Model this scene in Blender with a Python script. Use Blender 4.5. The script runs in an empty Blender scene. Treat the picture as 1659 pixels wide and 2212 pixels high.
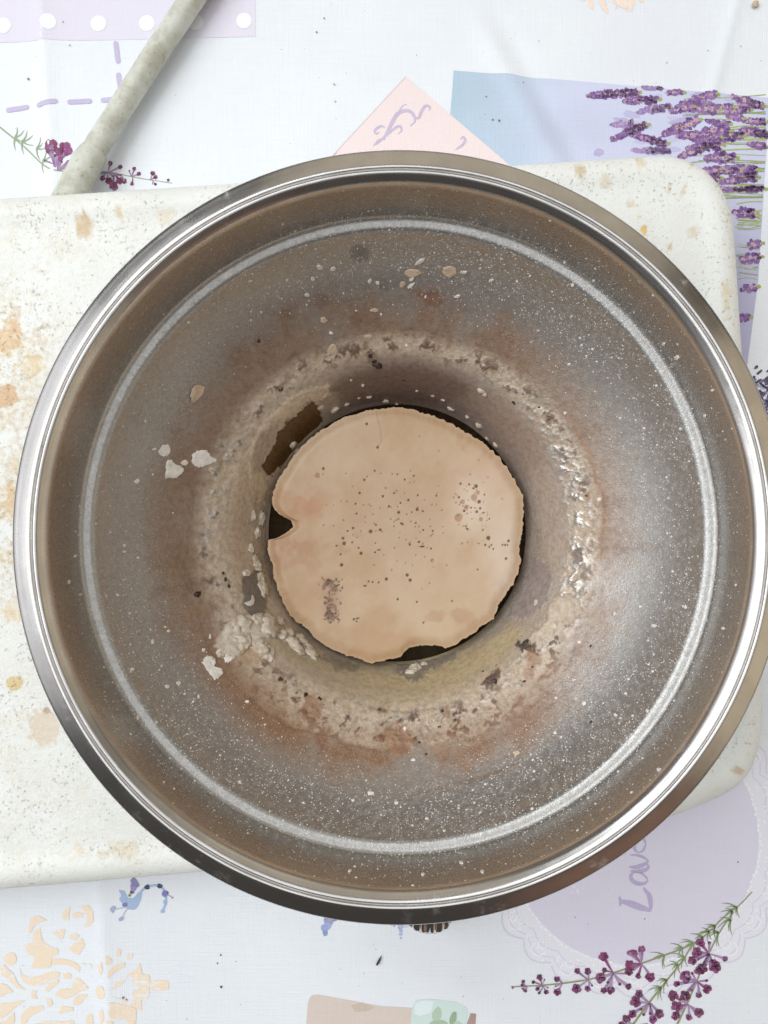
import bpy, bmesh, math, random
import numpy as np
from mathutils import Vector, Matrix

# ------------------------------------------------------------------ camera, light, exposure
S = bpy.context.scene
C = S.collection
ZR = 0.1748                    # height of the bowl rim above the cloth
CAMZ = ZR + 0.255             # phone held a hand's breadth above the rim
F = 1662.0                    # focal length in units of a 1659 x 2212 frame
AX, AY = 857.0, 1150.0        # where the plumb line below the lens meets the frame
cam_d = bpy.data.cameras.new('camera')
cam = bpy.data.objects.new('camera', cam_d); C.objects.link(cam)
cam_d.sensor_fit = 'VERTICAL'; cam_d.sensor_height = 36.0; cam_d.lens = 36.0 * F / 2212.0
cam_d.clip_start = 0.01; cam_d.clip_end = 50
down = Vector((AX - 829.5, -(AY - 1106.0), -F)).normalized()
q = down.rotation_difference(Vector((0, 0, -1)))
cam.rotation_mode = 'QUATERNION'; cam.rotation_quaternion = q; cam.location = (0, 0, CAMZ)
S.camera = cam
RM = q.to_matrix()

w = bpy.data.worlds.new('World'); S.world = w; w.use_nodes = True
bg = w.node_tree.nodes['Background']
bg.inputs[0].default_value = (0.22, 0.20, 0.18, 1); bg.inputs[1].default_value = 0.26

def area(name, loc, target, sx, sy, radiance, col):
    l = bpy.data.lights.new(name, 'AREA'); l.shape = 'RECTANGLE'; l.size = sx; l.size_y = sy
    l.energy = radiance * math.pi * sx * sy; l.color = col
    o = bpy.data.objects.new(name, l); C.objects.link(o); o.location = loc
    o.rotation_euler = (Vector(target) - Vector(loc)).to_track_quat('-Z', 'Y').to_euler()
    return o
area('window_light', (-1.20, 0.50, 1.70), (0, 0.0, 0.15), 2.3, 1.5, 3.35, (0.95, 0.98, 1.0))
area('low_left_fill_light', (-2.1, 0.15, 0.85), (0, 0, 0.2), 2.4, 1.0, 1.0, (0.94, 0.95, 1.0))  # added fill low on the left, gives the rim its grey reflection
area('warm_rim_fill_light', (1.15, -1.7, 0.75), (0, 0, 0.2), 1.1, 0.8, 0.26, (1.0, 0.46, 0.27))  # added lamp that reddens the reflection in the rim's lower right
area('overhead_fill_light', (0.0, 0.2, 2.4), (0, 0, 0), 3.0, 3.0, 1.30, (0.97, 0.985, 1.0))  # added soft overhead fill to brighten the cloth evenly
area('wall_bounce_light', (2.0, -0.1, 0.85), (0, 0, 0.15), 2.6, 1.5, 0.70, (1.0, 0.84, 0.60))
area('back_bounce_light', (0.5, 2.1, 0.85), (0, 0, 0.15), 2.6, 1.5, 0.60, (1.0, 0.88, 0.68))

S.render.engine = 'CYCLES'
S.cycles.use_denoising = True
S.cycles.max_bounces = 6; S.cycles.diffuse_bounces = 3; S.cycles.glossy_bounces = 4; S.cycles.caustics_reflective = False
S.view_settings.view_transform = 'Standard'; S.view_settings.look = 'None'
S.view_settings.gamma = 1; S.view_settings.exposure = 0.0
S.view_settings.use_curve_mapping = False

rng = np.random.default_rng(7); random.seed(7)

# ------------------------------------------------------------------ helpers
def P(u, v, z):
    """measured frame position -> point on the horizontal plane of height z"""
    d = RM @ Vector((u - 829.5, -(v - 1106.0), -F))
    t = (z - CAMZ) / d.z
    return (d.x * t, d.y * t, z)

def lin(c):
    return tuple(((x / 255) / 12.92 if x / 255 <= 0.04045 else ((x / 255 + 0.055) / 1.055) ** 2.4) for x in c[:3])

def vnoise(x, y, z, seed=0):
    xi = np.floor(x).astype(np.int64); yi = np.floor(y).astype(np.int64); zi = np.floor(z).astype(np.int64)
    fx = x - xi; fy = y - yi; fz = z - zi
    fx = fx*fx*(3-2*fx); fy = fy*fy*(3-2*fy); fz = fz*fz*(3-2*fz)
    def h(a, b, c):
        n = (a * 374761393 + b * 668265263 + c * 2147483647 + seed * 974711) & 0xffffffff
        n = ((n ^ (n >> 13)) * 1274126177) & 0xffffffff
        n = ((n ^ (n >> 16)) * 2246822519) & 0xffffffff
        return ((n ^ (n >> 15)) & 0xffff) / 65535.0
    def L(a, b, t): return a + (b - a) * t
    return L(L(L(h(xi,yi,zi), h(xi+1,yi,zi), fx), L(h(xi,yi+1,zi), h(xi+1,yi+1,zi), fx), fy),
             L(L(h(xi,yi,zi+1), h(xi+1,yi,zi+1), fx), L(h(xi,yi+1,zi+1), h(xi+1,yi+1,zi+1), fx), fy), fz)

def fbm(x, y, z=None, octv=4, seed=0):
    if z is None: z = np.zeros_like(x)
    a = 0.5; s = 0.0; tot = 0.0; f = 1.0
    for k in range(octv):
        c_, s_ = math.cos(0.6 + 1.1*k), math.sin(0.6 + 1.1*k)
        xr, yr = (x*c_ - y*s_)*f, (x*s_ + y*c_)*f
        s = s + a * vnoise(xr + 3.7*k, yr + 0.35*z*f, z*f*0.94 + 0.3*xr, seed + k*17); tot += a; a *= 0.55; f *= 2.07
    return s / tot

def sst(a, b, x):
    t = np.clip((x - a) / (b - a), 0, 1); return t*t*(3-2*t)

def mesh_np(name, V, quads, mat=None, smooth=True, cols=None, tris=None):
    me = bpy.data.meshes.new(name)
    V = np.asarray(V, dtype=np.float32); me.vertices.add(len(V)); me.vertices.foreach_set('co', V.ravel())
    faces = []
    nq = len(quads) if quads is not None else 0; nt = len(tris) if tris is not None else 0
    idx = []
    if nq: idx.append(np.asarray(quads, dtype=np.int32).ravel())
    if nt: idx.append(np.asarray(tris, dtype=np.int32).ravel())
    idx = np.concatenate(idx)
    me.loops.add(len(idx)); me.loops.foreach_set('vertex_index', idx)
    st = np.concatenate([np.arange(nq)*4, nq*4 + np.arange(nt)*3]).astype(np.int32)
    me.polygons.add(nq + nt); me.polygons.foreach_set('loop_start', st)
    if smooth: me.polygons.foreach_set('use_smooth', np.ones(nq + nt, dtype=bool))
    me.update(calc_edges=True)
    for k, arr in (cols or {}).items():
        at = me.attributes.new(k, 'FLOAT_COLOR', 'POINT')
        a = np.ones((len(V), 4), dtype=np.float32); a[:, :arr.shape[1]] = arr
        at.data.foreach_set('color', a.ravel())
    me.validate()
    if mat: me.materials.append(mat)
    return me

def obj(name, me, parent=None):
    o = bpy.data.objects.new(name, me); C.objects.link(o); o.parent = parent; return o

def root(name, label, cat, loc=(0,0,0), group=None):
    o = bpy.data.objects.new(name, None); C.objects.link(o); o.location = loc
    o.empty_display_size = 0.02
    return tag(o, label, cat, group)

def tag(o, label, cat=None, group=None, kind=None):
    o['label'] = label
    if cat: o['category'] = cat
    if group: o['group'] = group
    if kind: o['kind'] = kind
    return o

def ring_quads(nl, na, base=0):
    i = np.arange(nl - 1)[:, None]; j = np.arange(na)[None, :]; j2 = (j + 1) % na
    return (np.stack([i*na + j, i*na + j2, (i+1)*na + j2, (i+1)*na + j], -1).reshape(-1, 4) + base)

def spin(prof, na):
    th = np.linspace(0, 2*np.pi, na, endpoint=False)
    prof = np.asarray(prof)
    V = np.stack([prof[:, 0:1]*np.cos(th), prof[:, 0:1]*np.sin(th), np.repeat(prof[:, 1:2], na, 1)], -1)
    return V.reshape(-1, 3), ring_quads(len(prof), na)

def smooth_prof(pts, n):
    pts = np.asarray(pts, float)
    d = np.concatenate([[0], np.cumsum(np.linalg.norm(np.diff(pts, axis=0), axis=1))])
    p = np.vstack([2*pts[0]-pts[1], pts, 2*pts[-1]-pts[-2]])
    out = []
    for s in np.linspace(0, d[-1], n):
        k = min(np.searchsorted(d, s, 'right') - 1, len(pts) - 2); t = (s - d[k]) / (d[k+1] - d[k])
        h = d[k+1] - d[k]
        m0 = (p[k+2]-p[k]) / max((d[k+1]-(d[k-1] if k > 0 else d[k]-h)), 1e-9) * h
        m1 = (p[k+3]-p[k+1]) / max(((d[k+2] if k+2 < len(d) else d[k+1]+h)-d[k]), 1e-9) * h
        out.append((2*t**3-3*t**2+1)*p[k+1] + (t**3-2*t**2+t)*m0 + (-2*t**3+3*t**2)*p[k+2] + (t**3-t**2)*m1)
    return np.array(out)

# ------------------------------------------------------------------ node helpers
class NT:
    def __init__(s, name):
        s.m = bpy.data.materials.new(name); s.m.use_nodes = True
        s.t = s.m.node_tree; s.b = s.t.nodes['Principled BSDF']; s.n = s.t.nodes; s.l = s.t.links
    def put(s, sock, v):
        if isinstance(v, bpy.types.NodeSocket): s.l.new(v, sock)
        elif isinstance(v, (tuple, list)) and len(v) == 3 and sock.type == 'RGBA': sock.default_value = (*v, 1)
        else: sock.default_value = v
    def set(s, **k):
        for a, v in k.items(): s.put(s.b.inputs[a.replace('_', ' ')], v)
    def math(s, op, a, b=0.0, c=None, clamp=False):
        n = s.n.new('ShaderNodeMath'); n.operation = op; n.use_clamp = clamp
        s.put(n.inputs[0], a); s.put(n.inputs[1], b)
        if c is not None: s.put(n.inputs[2], c)
        return n.outputs[0]
    def obj(s):
        return s.n.new('ShaderNodeTexCoord').outputs['Object']
    def noise(s, scale, detail=3, rough=0.55, vec=None, col=False):
        n = s.n.new('ShaderNodeTexNoise'); s.put(n.inputs['Scale'], scale); n.inputs['Detail'].default_value = detail
        n.inputs['Roughness'].default_value = rough
        s.put(n.inputs['Vector'], vec if vec is not None else s.obj())
        return n.outputs['Color' if col else 'Fac']
    def voro(s, scale, vec=None, out='Distance', rand=1.0):
        n = s.n.new('ShaderNodeTexVoronoi'); n.inputs['Scale'].default_value = scale
        n.inputs['Randomness'].default_value = rand
        s.put(n.inputs['Vector'], vec if vec is not None else s.obj()); return n.outputs[out]
    def ramp(s, fac, stops):
        n = s.n.new('ShaderNodeValToRGB'); e = n.color_ramp.elements
        while len(e) < len(stops): e.new(0.5)
        for k, (p, c) in enumerate(stops):
            e[k].position = p; e[k].color = (*c, 1) if len(c) == 3 else c
        s.put(n.inputs[0], fac); return n.outputs[0]
    def step(s, fac, a, b):
        n = s.n.new('ShaderNodeMapRange'); n.interpolation_type = 'SMOOTHSTEP'
        n.inputs['From Min'].default_value = a; n.inputs['From Max'].default_value = b
        s.put(n.inputs['Value'], fac); return n.outputs[0]
    def mix(s, fac, a, b, mode='MIX'):
        n = s.n.new('ShaderNodeMix'); n.data_type = 'RGBA'; n.blend_type = mode
        s.put(n.inputs[0], fac); s.put(n.inputs[6], a); s.put(n.inputs[7], b); return n.outputs[2]
    def attr(s, name):
        n = s.n.new('ShaderNodeAttribute'); n.attribute_name = name; return n
    def sep(s, c):
        n = s.n.new('ShaderNodeSeparateColor'); s.put(n.inputs[0], c); return n.outputs
    def xyz(s, v):
        n = s.n.new('ShaderNodeSeparateXYZ'); s.put(n.inputs[0], v); return n.outputs
    def comb(s, x, y, z):
        n = s.n.new('ShaderNodeCombineXYZ')
        for i, v in enumerate((x, y, z)): s.put(n.inputs[i], v)
        return n.outputs[0]
    def bump(s, h, strength=0.3, dist=0.001, prev=None):
        n = s.n.new('ShaderNodeBump'); s.put(n.inputs['Strength'], strength); n.inputs['Distance'].default_value = dist
        s.put(n.inputs['Height'], h)
        if prev is not None: s.l.new(prev, n.inputs['Normal'])
        return n.outputs[0]

# ------------------------------------------------------------------ materials
def cloth_weave(t):
    p = t.xyz(t.obj())
    a = t.math('SINE', t.math('MULTIPLY', p[0], 2*math.pi/0.0011))
    b = t.math('SINE', t.math('MULTIPLY', p[1], 2*math.pi/0.0011))
    wv = t.math('ADD', t.math('MULTIPLY', a, 0.5), t.math('MULTIPLY', b, 0.5))
    st = t.noise(1.0, 1, 0.5, t.comb(t.math('MULTIPLY', p[0], 40), t.math('MULTIPLY', p[1], 900), 0.0))
    st2 = t.noise(1.0, 1, 0.5, t.comb(t.math('MULTIPLY', p[0], 900), t.math('MULTIPLY', p[1], 40), 3.0))
    return t.math('ADD', t.math('MULTIPLY', wv, 0.25), t.math('ADD', st, st2))

t = NT('cloth'); wv = cloth_weave(t)
n1 = t.noise(9, 4)
colr = t.mix(t.step(n1, 0.3, 0.75), lin((232, 236, 240)), lin((225, 229, 235)))
colr = t.mix(t.math('MULTIPLY', t.step(wv, 0.6, 1.5), 0.10), colr, lin((205, 210, 220)))
dirt = t.math('MULTIPLY', t.step(t.noise(260, 2), 0.735, 0.77), t.step(t.noise(14, 2), 0.5, 0.62))
colr = t.mix(t.math('MULTIPLY', dirt, 0.5), colr, lin((150, 135, 115)))
t.set(Base_Color=colr, Roughness=0.55, Normal=t.bump(wv, 0.35, 0.0004))
t.b.inputs['Specular IOR Level'].default_value = 0.25
M_cloth = t.m

t = NT('cloth_print'); wv = cloth_weave(t); at = t.attr('Col')
wear = t.math('MULTIPLY', at.outputs['Alpha'], t.math('MULTIPLY', t.step(t.noise(420, 3, 0.6), 0.52, 0.60), t.step(t.noise(45, 2), 0.45, 0.6)))
colr = t.mix(t.math('MULTIPLY', wear, 0.85), at.outputs['Color'], lin((232, 235, 240)))
colr = t.mix(t.math('MULTIPLY', t.step(wv, 0.5, 1.5), 0.14), colr, lin((225, 228, 235)))
t.set(Base_Color=colr, Roughness=0.55, Normal=t.bump(wv, 0.3, 0.0004))
t.b.inputs['Specular IOR Level'].default_value = 0.25
M_print = t.m

t = NT('rim_steel'); p = t.obj(); s = t.xyz(p)
rad = t.math('SQRT', t.math('ADD', t.math('MULTIPLY', s[0], s[0]), t.math('MULTIPLY', s[1], s[1])))
ang = t.math('ARCTAN2', s[1], s[0])
streak = t.noise(1, 3, 0.6, t.comb(t.math('MULTIPLY', rad, 2600), t.math('MULTIPLY', ang, 9), t.math('MULTIPLY', s[2], 900)))
cross = t.noise(1, 3, 0.6, t.comb(t.math('MULTIPLY', t.math('ADD', s[0], s[1]), 1500), t.math('MULTIPLY', t.math('SUBTRACT', s[0], s[1]), 110), 0.0))
haz = t.noise(70, 4, 0.6)
grime = t.math('MULTIPLY', t.step(t.noise(150, 5, 0.7), 0.55, 0.8), t.step(t.noise(18, 3), 0.42, 0.62))
base = t.mix(t.step(haz, 0.35, 0.75), (0.60, 0.585, 0.57), (0.52, 0.50, 0.48))
base = t.mix(t.math('MULTIPLY', grime, 0.35), base, (0.62, 0.58, 0.52))
t.set(Base_Color=base, Metallic=t.math('SUBTRACT', 1.0, t.math('MULTIPLY', grime, 0.55)),
      Roughness=t.math('ADD', 0.21, t.math('ADD', t.math('MULTIPLY', haz, 0.14), t.math('MULTIPLY', grime, 0.2))),
      Normal=t.bump(t.noise(34, 2), 0.12, 0.004, t.bump(t.math('ADD', streak, t.math('MULTIPLY', cross, 0.6)), 0.10, 0.0002)))
M_rim = t.m

t = NT('basin_steel_with_deposit'); at = t.attr('Col'); mk = t.sep(t.attr('Msk').outputs['Color'])
fine = t.noise(1500, 3, 0.6); med = t.noise(420, 4, 0.65)
cov = t.math('ADD', mk[0], t.math('MULTIPLY', t.math('SUBTRACT', fine, 0.5), t.math('MULTIPLY', t.math('MULTIPLY', mk[0], t.math('SUBTRACT', 1.0, mk[0])), 3.6)), clamp=True)
dcol = t.mix(t.step(med, 0.35, 0.7), at.outputs['Color'], t.mix(1.0, at.outputs['Color'], (0.72, 0.68, 0.63), 'MULTIPLY'))
s = t.xyz(t.obj())
rad = t.math('SQRT', t.math('ADD', t.math('MULTIPLY', s[0], s[0]), t.math('MULTIPLY', s[1], s[1])))
ang = t.math('ARCTAN2', s[1], s[0])
streak = t.noise(1, 3, 0.6, t.comb(t.math('MULTIPLY', rad, 300), t.math('MULTIPLY', ang, 70), t.math('MULTIPLY', s[2], 1400)))
steel = t.mix(t.step(streak, 0.3, 0.7), (0.52, 0.515, 0.505), (0.43, 0.425, 0.415))
base = t.mix(cov, steel, dcol)
dots = t.math('MULTIPLY', t.step(t.voro(820), 0.24, 0.15), mk[2])
base = t.mix(t.math('MULTIPLY', dots, 0.75), base, (0.72, 0.71, 0.69))
met = t.math('MULTIPLY', t.math('SUBTRACT', 1.0, cov), t.math('SUBTRACT', 1.0, t.math('MULTIPLY', dots, 0.8)))
bm1 = t.bump(t.math('ADD', med, t.math('MULTIPLY', fine, 0.8)), t.math('MULTIPLY', mk[0], 0.6), 0.0005)
bm2 = t.bump(t.math('ADD', streak, t.math('MULTIPLY', dots, 2.0)), 0.12, 0.0003, bm1)
t.set(Base_Color=base, Metallic=met, Roughness=t.math('ADD', mk[1], t.math('MULTIPLY', t.math('SUBTRACT', fine, 0.5), 0.15)), Normal=bm2)
M_basin = t.m

def wax_mat(name, col, col2, rough=0.45, sss=0.0, scale=300, bstr=0.4):
    t = NT(name); n = t.noise(scale, 4, 0.6)
    t.set(Base_Color=t.mix(t.step(n, 0.35, 0.68), col, col2), Roughness=rough, Normal=t.bump(n, bstr, 0.0006))
    t.b.inputs['Subsurface Weight'].default_value = sss
    t.b.inputs['Subsurface Radius'].default_value = (0.004, 0.0025, 0.0015); t.b.inputs['Subsurface Scale'].default_value = 0.4
    return t.m
M_flake = wax_mat('white_wax', lin((240, 234, 226)), lin((222, 212, 200)))
M_flake_tan = wax_mat('tan_wax', lin((214, 192, 168)), lin((190, 164, 138)))
M_lump = wax_mat('cream_wax', lin((214, 202, 184)), lin((186, 170, 148)), 0.4, 0.0, 500, 0.6)
M_spray = wax_mat('spray_wax', lin((232, 230, 226)), lin((212, 208, 202)), 0.35, 0.0, 800, 0.1)
M_burnt = wax_mat('burnt_residue', lin((70, 46, 36)), lin((40, 28, 24)), 0.35, 0.0, 900, 0.5)

t = NT('wax_cake'); at = t.attr('Col'); n = t.noise(90, 4); f = t.noise(900, 3)
base = t.mix(t.math('MULTIPLY', t.step(n, 0.35, 0.7), 0.25), at.outputs['Color'], t.mix(1.0, at.outputs['Color'], (0.88, 0.80, 0.70), 'MULTIPLY'))
t.set(Base_Color=base, Roughness=t.math('ADD', 0.30, t.math('MULTIPLY', n, 0.12)), Normal=t.bump(t.math('ADD', n, t.math('MULTIPLY', f, 0.25)), 0.12, 0.001))
t.b.inputs['Subsurface Weight'].default_value = 0.0
t.b.inputs['Subsurface Radius'].default_value = (0.006, 0.004, 0.002); t.b.inputs['Subsurface Scale'].default_value = 0.4
M_wax = t.m

t = NT('brown_liquid'); t.set(Base_Color=(0.022, 0.012, 0.004), Roughness=0.12); M_liquid = t.m

t = NT('stove_enamel'); at = t.attr('Col'); mk = t.sep(t.attr('Msk').outputs['Color'])
n = t.noise(60, 5, 0.65); f = t.noise(330, 4, 0.65); vf = t.noise(1100, 2)
stain = t.math('MULTIPLY', mk[0], t.step(t.math('ADD', t.math('MULTIPLY', n, 0.6), t.math('MULTIPLY', f, 0.4)), 0.42, 0.60))
stain2 = t.math('ADD', stain, mk[1], clamp=True)
sc = t.mix(t.step(f, 0.35, 0.66), lin((228, 206, 160)), lin((186, 154, 102)))
base = t.mix(t.step(t.noise(25, 4), 0.35, 0.7), lin((234, 236, 232)), lin((228, 230, 224)))
base = t.mix(t.math('MULTIPLY', stain2, 0.75), base, t.mix(mk[1], sc, at.outputs['Color']))
pit = t.math('MULTIPLY', t.step(t.noise(640, 3, 0.6), 0.60, 0.68), t.step(t.noise(55, 3), 0.36, 0.62))
base = t.mix(t.math('MULTIPLY', pit, 0.5), base, lin((150, 130, 100)))
grain = t.math('ADD', t.math('MULTIPLY', f, 0.7), t.math('MULTIPLY', vf, 0.5))
grain = t.math('SUBTRACT', grain, t.math('MULTIPLY', pit, 0.8))
t.set(Base_Color=base, Roughness=0.42, Normal=t.bump(grain, 0.5, 0.0009))
M_enamel = t.m

t = NT('cast_iron'); n = t.noise(200, 4)
t.set(Base_Color=t.mix(n, (0.03, 0.028, 0.026), (0.07, 0.055, 0.045)), Roughness=0.6, Normal=t.bump(n, 0.3, 0.001)); M_iron = t.m
t = NT('chrome'); n = t.noise(120, 3)
t.set(Base_Color=(0.78, 0.78, 0.77), Metallic=1.0, Roughness=t.math('ADD', 0.08, t.math('MULTIPLY', n, 0.12))); M_chrome = t.m
t = NT('rubber_foot'); t.set(Base_Color=t.mix(t.noise(200), (0.02, 0.02, 0.02), (0.05, 0.05, 0.05)), Roughness=0.7); M_rubber = t.m

t = NT('hose_rubber'); n = t.noise(70, 5, 0.65); f = t.noise(420, 4, 0.6)
base = t.mix(t.step(n, 0.38, 0.66), lin((208, 210, 200)), lin((182, 180, 164)))
sp = t.math('MULTIPLY', t.step(f, 0.56, 0.68), t.step(t.noise(40, 3), 0.42, 0.66))
base = t.mix(t.math('MULTIPLY', sp, 0.6), base, lin((140, 118, 88)))
t.set(Base_Color=base, Roughness=0.5, Normal=t.bump(t.math('ADD', n, f), 0.25, 0.0008)); M_hose = t.m

t = NT('table_wood'); p = t.xyz(t.obj())
g = t.noise(6, 5, 0.6, t.comb(t.math('MULTIPLY', p[0], 8), p[1], p[2]))
t.set(Base_Color=t.mix(g, (0.16, 0.09, 0.05), (0.28, 0.17, 0.09)), Roughness=0.5); M_wood = t.m
t = NT('crumb'); at = t.attr('Col'); t.set(Base_Color=at.outputs['Color'], Roughness=0.6); M_crumb = t.m

# ------------------------------------------------------------------ table and tablecloth
bm = bmesh.new(); bmesh.ops.create_cube(bm, size=1)
bmesh.ops.scale(bm, vec=(1.2, 1.3, 0.03), verts=bm.verts)
bmesh.ops.bevel(bm, geom=list(bm.edges), offset=0.004, segments=2, affect='EDGES')
me = bpy.data.meshes.new('table'); bm.to_mesh(me); bm.free(); me.materials.append(M_wood)
o = obj('table', me); o.location = (0, 0, -0.0195); o['kind'] = 'structure'

def seg_d(X, Y, a, b):
    a = np.array(P(*a, 0)[:2]); b = np.array(P(*b, 0)[:2]); d = b - a; L = np.linalg.norm(d); d /= L
    rx = X - a[0]; ry = Y - a[1]
    return rx*d[1] - ry*d[0], (rx*d[0] + ry*d[1]) / L     # signed distance (+ to the right), along 0..1

def cloth_h(X, Y):
    h = 0.0012 * (fbm(X*6, Y*6, octv=2, seed=5) - 0.5)
    d, s = seg_d(X, Y, (88, 0), (237, 2212))              # the sharp pressed fold
    d = -d if False else d
    h = h + 0.0030 * np.where(d > 0, np.exp(-np.abs(d)/0.0050), np.exp(-np.abs(d)/0.0105))
    d, s = seg_d(X, Y, (1065, 60), (1240, 380)); wgt = sst(-0.3, 0.2, s) * sst(1.6, 1.0, s)
    h = h + wgt * (0.0016*np.exp(-((d-0.006)/0.006)**2) - 0.0008*np.exp(-((d+0.006)/0.005)**2))
    d, s = seg_d(X, Y, (1592, 0), (1528, 240)); wgt = sst(-1.5, -0.3, s) * sst(1.25, 0.8, s)
    h = h + wgt * 0.0017*np.exp(-np.abs(d)/0.0035)
    d, s = seg_d(X, Y, (1200, 2040), (1330, 2260))
    d, s = seg_d(X, Y, (770, 2010), (1010, 2130)); wgt = sst(-0.4, 0.1, s) * sst(1.3, 0.8, s)
    h = h + wgt * 0.0016*np.exp(-((d+0.01)/0.014)**2)
    d, s = seg_d(X, Y, (1180, 1890), (1420, 2010)); wgt = sst(-0.4, 0.1, s) * sst(1.3, 0.8, s)
    h = h + wgt * 0.0010*np.exp(-(d/0.010)**2)
    return h

GX0, GX1, GY0, GY1, GS = -0.58, 0.58, -0.62, 0.62, 0.0025
gx = np.arange(GX0, GX1, GS); gy = np.arange(GY0, GY1, GS)
XX, YY = np.meshgrid(gx, gy); HH = cloth_h(XX, YY)
nx, ny = len(gx), len(gy)
def hs(x, y):
    i = (np.asarray(x) - GX0)/GS; j = (np.asarray(y) - GY0)/GS
    i = np.clip(i, 0, nx-1.001); j = np.clip(j, 0, ny-1.001)
    a = i.astype(int); b = j.astype(int); fi = i-a; fj = j-b
    return (HH[b, a]*(1-fi)*(1-fj) + HH[b, a+1]*fi*(1-fj) + HH[b+1, a]*(1-fi)*fj + HH[b+1, a+1]*fi*fj)
ii = np.arange(nx-1)[None, :]; jj = np.arange(ny-1)[:, None]
Q = np.stack([jj*nx+ii, jj*nx+ii+1, (jj+1)*nx+ii+1, (jj+1)*nx+ii], -1).reshape(-1, 4)
V = np.stack([XX, YY, HH], -1).reshape(-1, 3)
cloth_root = root('tablecloth', 'white cotton tablecloth printed with lavender sprigs, lace, scrolls and lettering', 'tablecloth')
obj('cloth', mesh_np('cloth', V, Q, M_cloth), cloth_root)

class Print:
    """flat ink on the cloth: polygons given in measured frame positions, laid on the cloth surface"""
    def __init__(s, name, label=None, base=0.0):
        s.bm = bmesh.new(); s.col = s.bm.loops.layers.float_color.new('Col'); s.lay = s.bm.verts.layers.float.new('lay')
        s.name = name; s.k = 0; s.label = label; s.base = base
    def poly(s, pts, col, wear=0.0, layer=None):
        s.k += 1; L = layer if layer is not None else min(s.k, 60)*0.06
        vs = []
        for (u, v) in pts:
            x, y, z = P(u, v, 0); q = s.bm.verts.new((x, y, 0)); q[s.lay] = L; vs.append(q)
        try: f = s.bm.faces.new(vs)
        except ValueError: return
        r = bmesh.ops.triangulate(s.bm, faces=[f]) if len(vs) > 4 else {'faces': [f]}
        c = (*lin(col), wear)
        for f in r['faces']:
            for l in f.loops: l[s.col] = c
    def blob(s, u, v, rx, ry=None, rot=0, col=(0,0,0), n=10, jit=0.12, wear=0.0, layer=None):
        ry = ry or rx; pts = []
        for i in range(n):
            a = 2*math.pi*i/n; k = 1 + random.uniform(-jit, jit)
            x = rx*k*math.cos(a); y = ry*k*math.sin(a)
            pts.append((u + x*math.cos(rot) - y*math.sin(rot), v + x*math.sin(rot) + y*math.cos(rot)))
        s.poly(pts, col, wear, layer)
    def stroke(s, pts, w, col, wear=0.0, layer=None, sm=True, cap=True):
        pts = [np.array(p, float) for p in pts]
        if sm and len(pts) > 2: pts = list(smooth_prof(np.array(pts), max(6, len(pts)*4)))
        n = len(pts); Lp = []; Rp = []
        for i, p in enumerate(pts):
            d = pts[min(i+1, n-1)] - pts[max(i-1, 0)]; d = d/(np.linalg.norm(d)+1e-9); nn = np.array([-d[1], d[0]])
            tt = i/(n-1); ww = w(tt) if callable(w) else w
            Lp.append(p + nn*ww/2); Rp.append(p - nn*ww/2)
        s.k += 1; L = layer if layer is not None else min(s.k, 60)*0.06
        for i in range(n-1):
            s.poly([Lp[i], Lp[i+1], Rp[i+1], Rp[i]], col, wear, L)
        if cap and not callable(w):
            for c in (pts[0], pts[-1]): s.blob(c[0], c[1], w/2, col=col, n=10, jit=0, wear=wear, layer=L+0.03)
    def done(s, maxlen=0.006, fn=None):
        for _ in range(7):
            e = [e for e in s.bm.edges if e.calc_length() > maxlen]
            if not e: break
            bmesh.ops.subdivide_edges(s.bm, edges=e, cuts=1, use_grid_fill=False)
            bmesh.ops.triangulate(s.bm, faces=[f for f in s.bm.faces if len(f.verts) > 4])
        vs = list(s.bm.verts)
        hx = hs(np.array([v.co.x for v in vs]), np.array([v.co.y for v in vs]))
        for v, h in zip(vs, hx): v.co.z = float(h) + 0.00015 + s.base + v[s.lay]*0.00003
        if fn:
            for f in s.bm.faces:
                for l in f.loops:
                    c = fn(l.vert.co.x, l.vert.co.y)
                    if c is not None: l[s.col] = (*c, l[s.col][3])
        for f in s.bm.faces:
            f.normal_update()
            if f.normal.z < 0: f.normal_flip()
            f.smooth = True
        me = bpy.data.meshes.new(s.name); s.bm.to_mesh(me); s.bm.free(); me.materials.append(M_print)
        o = obj(s.name, me, cloth_root)
        if s.label: o['label'] = s.label
        return o

def ZM(x0, y0, w):            # positions measured inside an enlarged square of the photo
    k = w/1659*0.553
    return lambda x, y: (x0*0.553 + x*k, y0*0.553 + y*k)

# lilac band with white dots
pr = Print('printed_band', 'lilac printed band with white dots')
pr.poly([(-120, -120), (552, -130), (552, 79), (300, 85), (0, 92), (-120, 96)], (222, 217, 231))
for u, v in [(-96, 58), (7, 55), (107, 51), (213, 51), (317, 50), (422, 48), (527, 45)]:
    pr.blob(u, v, 17, col=(240, 243, 246), n=22, jit=0.0, layer=5.0)
    pr.blob(u+4, v-102, 17, col=(240, 243, 246), n=22, jit=0.0)
pr.done(0.0028)
pr = Print('printed_stitches', None, 0.0001)
for a in [((250, 94), (255, 132)), ((256, 162), (261, 196)), ((18, 238), (58, 232)), ((86, 229), (122, 222)),
          ((152, 222), (194, 219)), ((223, 217), (258, 213)), ((-60, 244), (-12, 240))]:
    pr.stroke(a, 10.5, (193, 182, 212), sm=False)
pr.done(0.0028)

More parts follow.
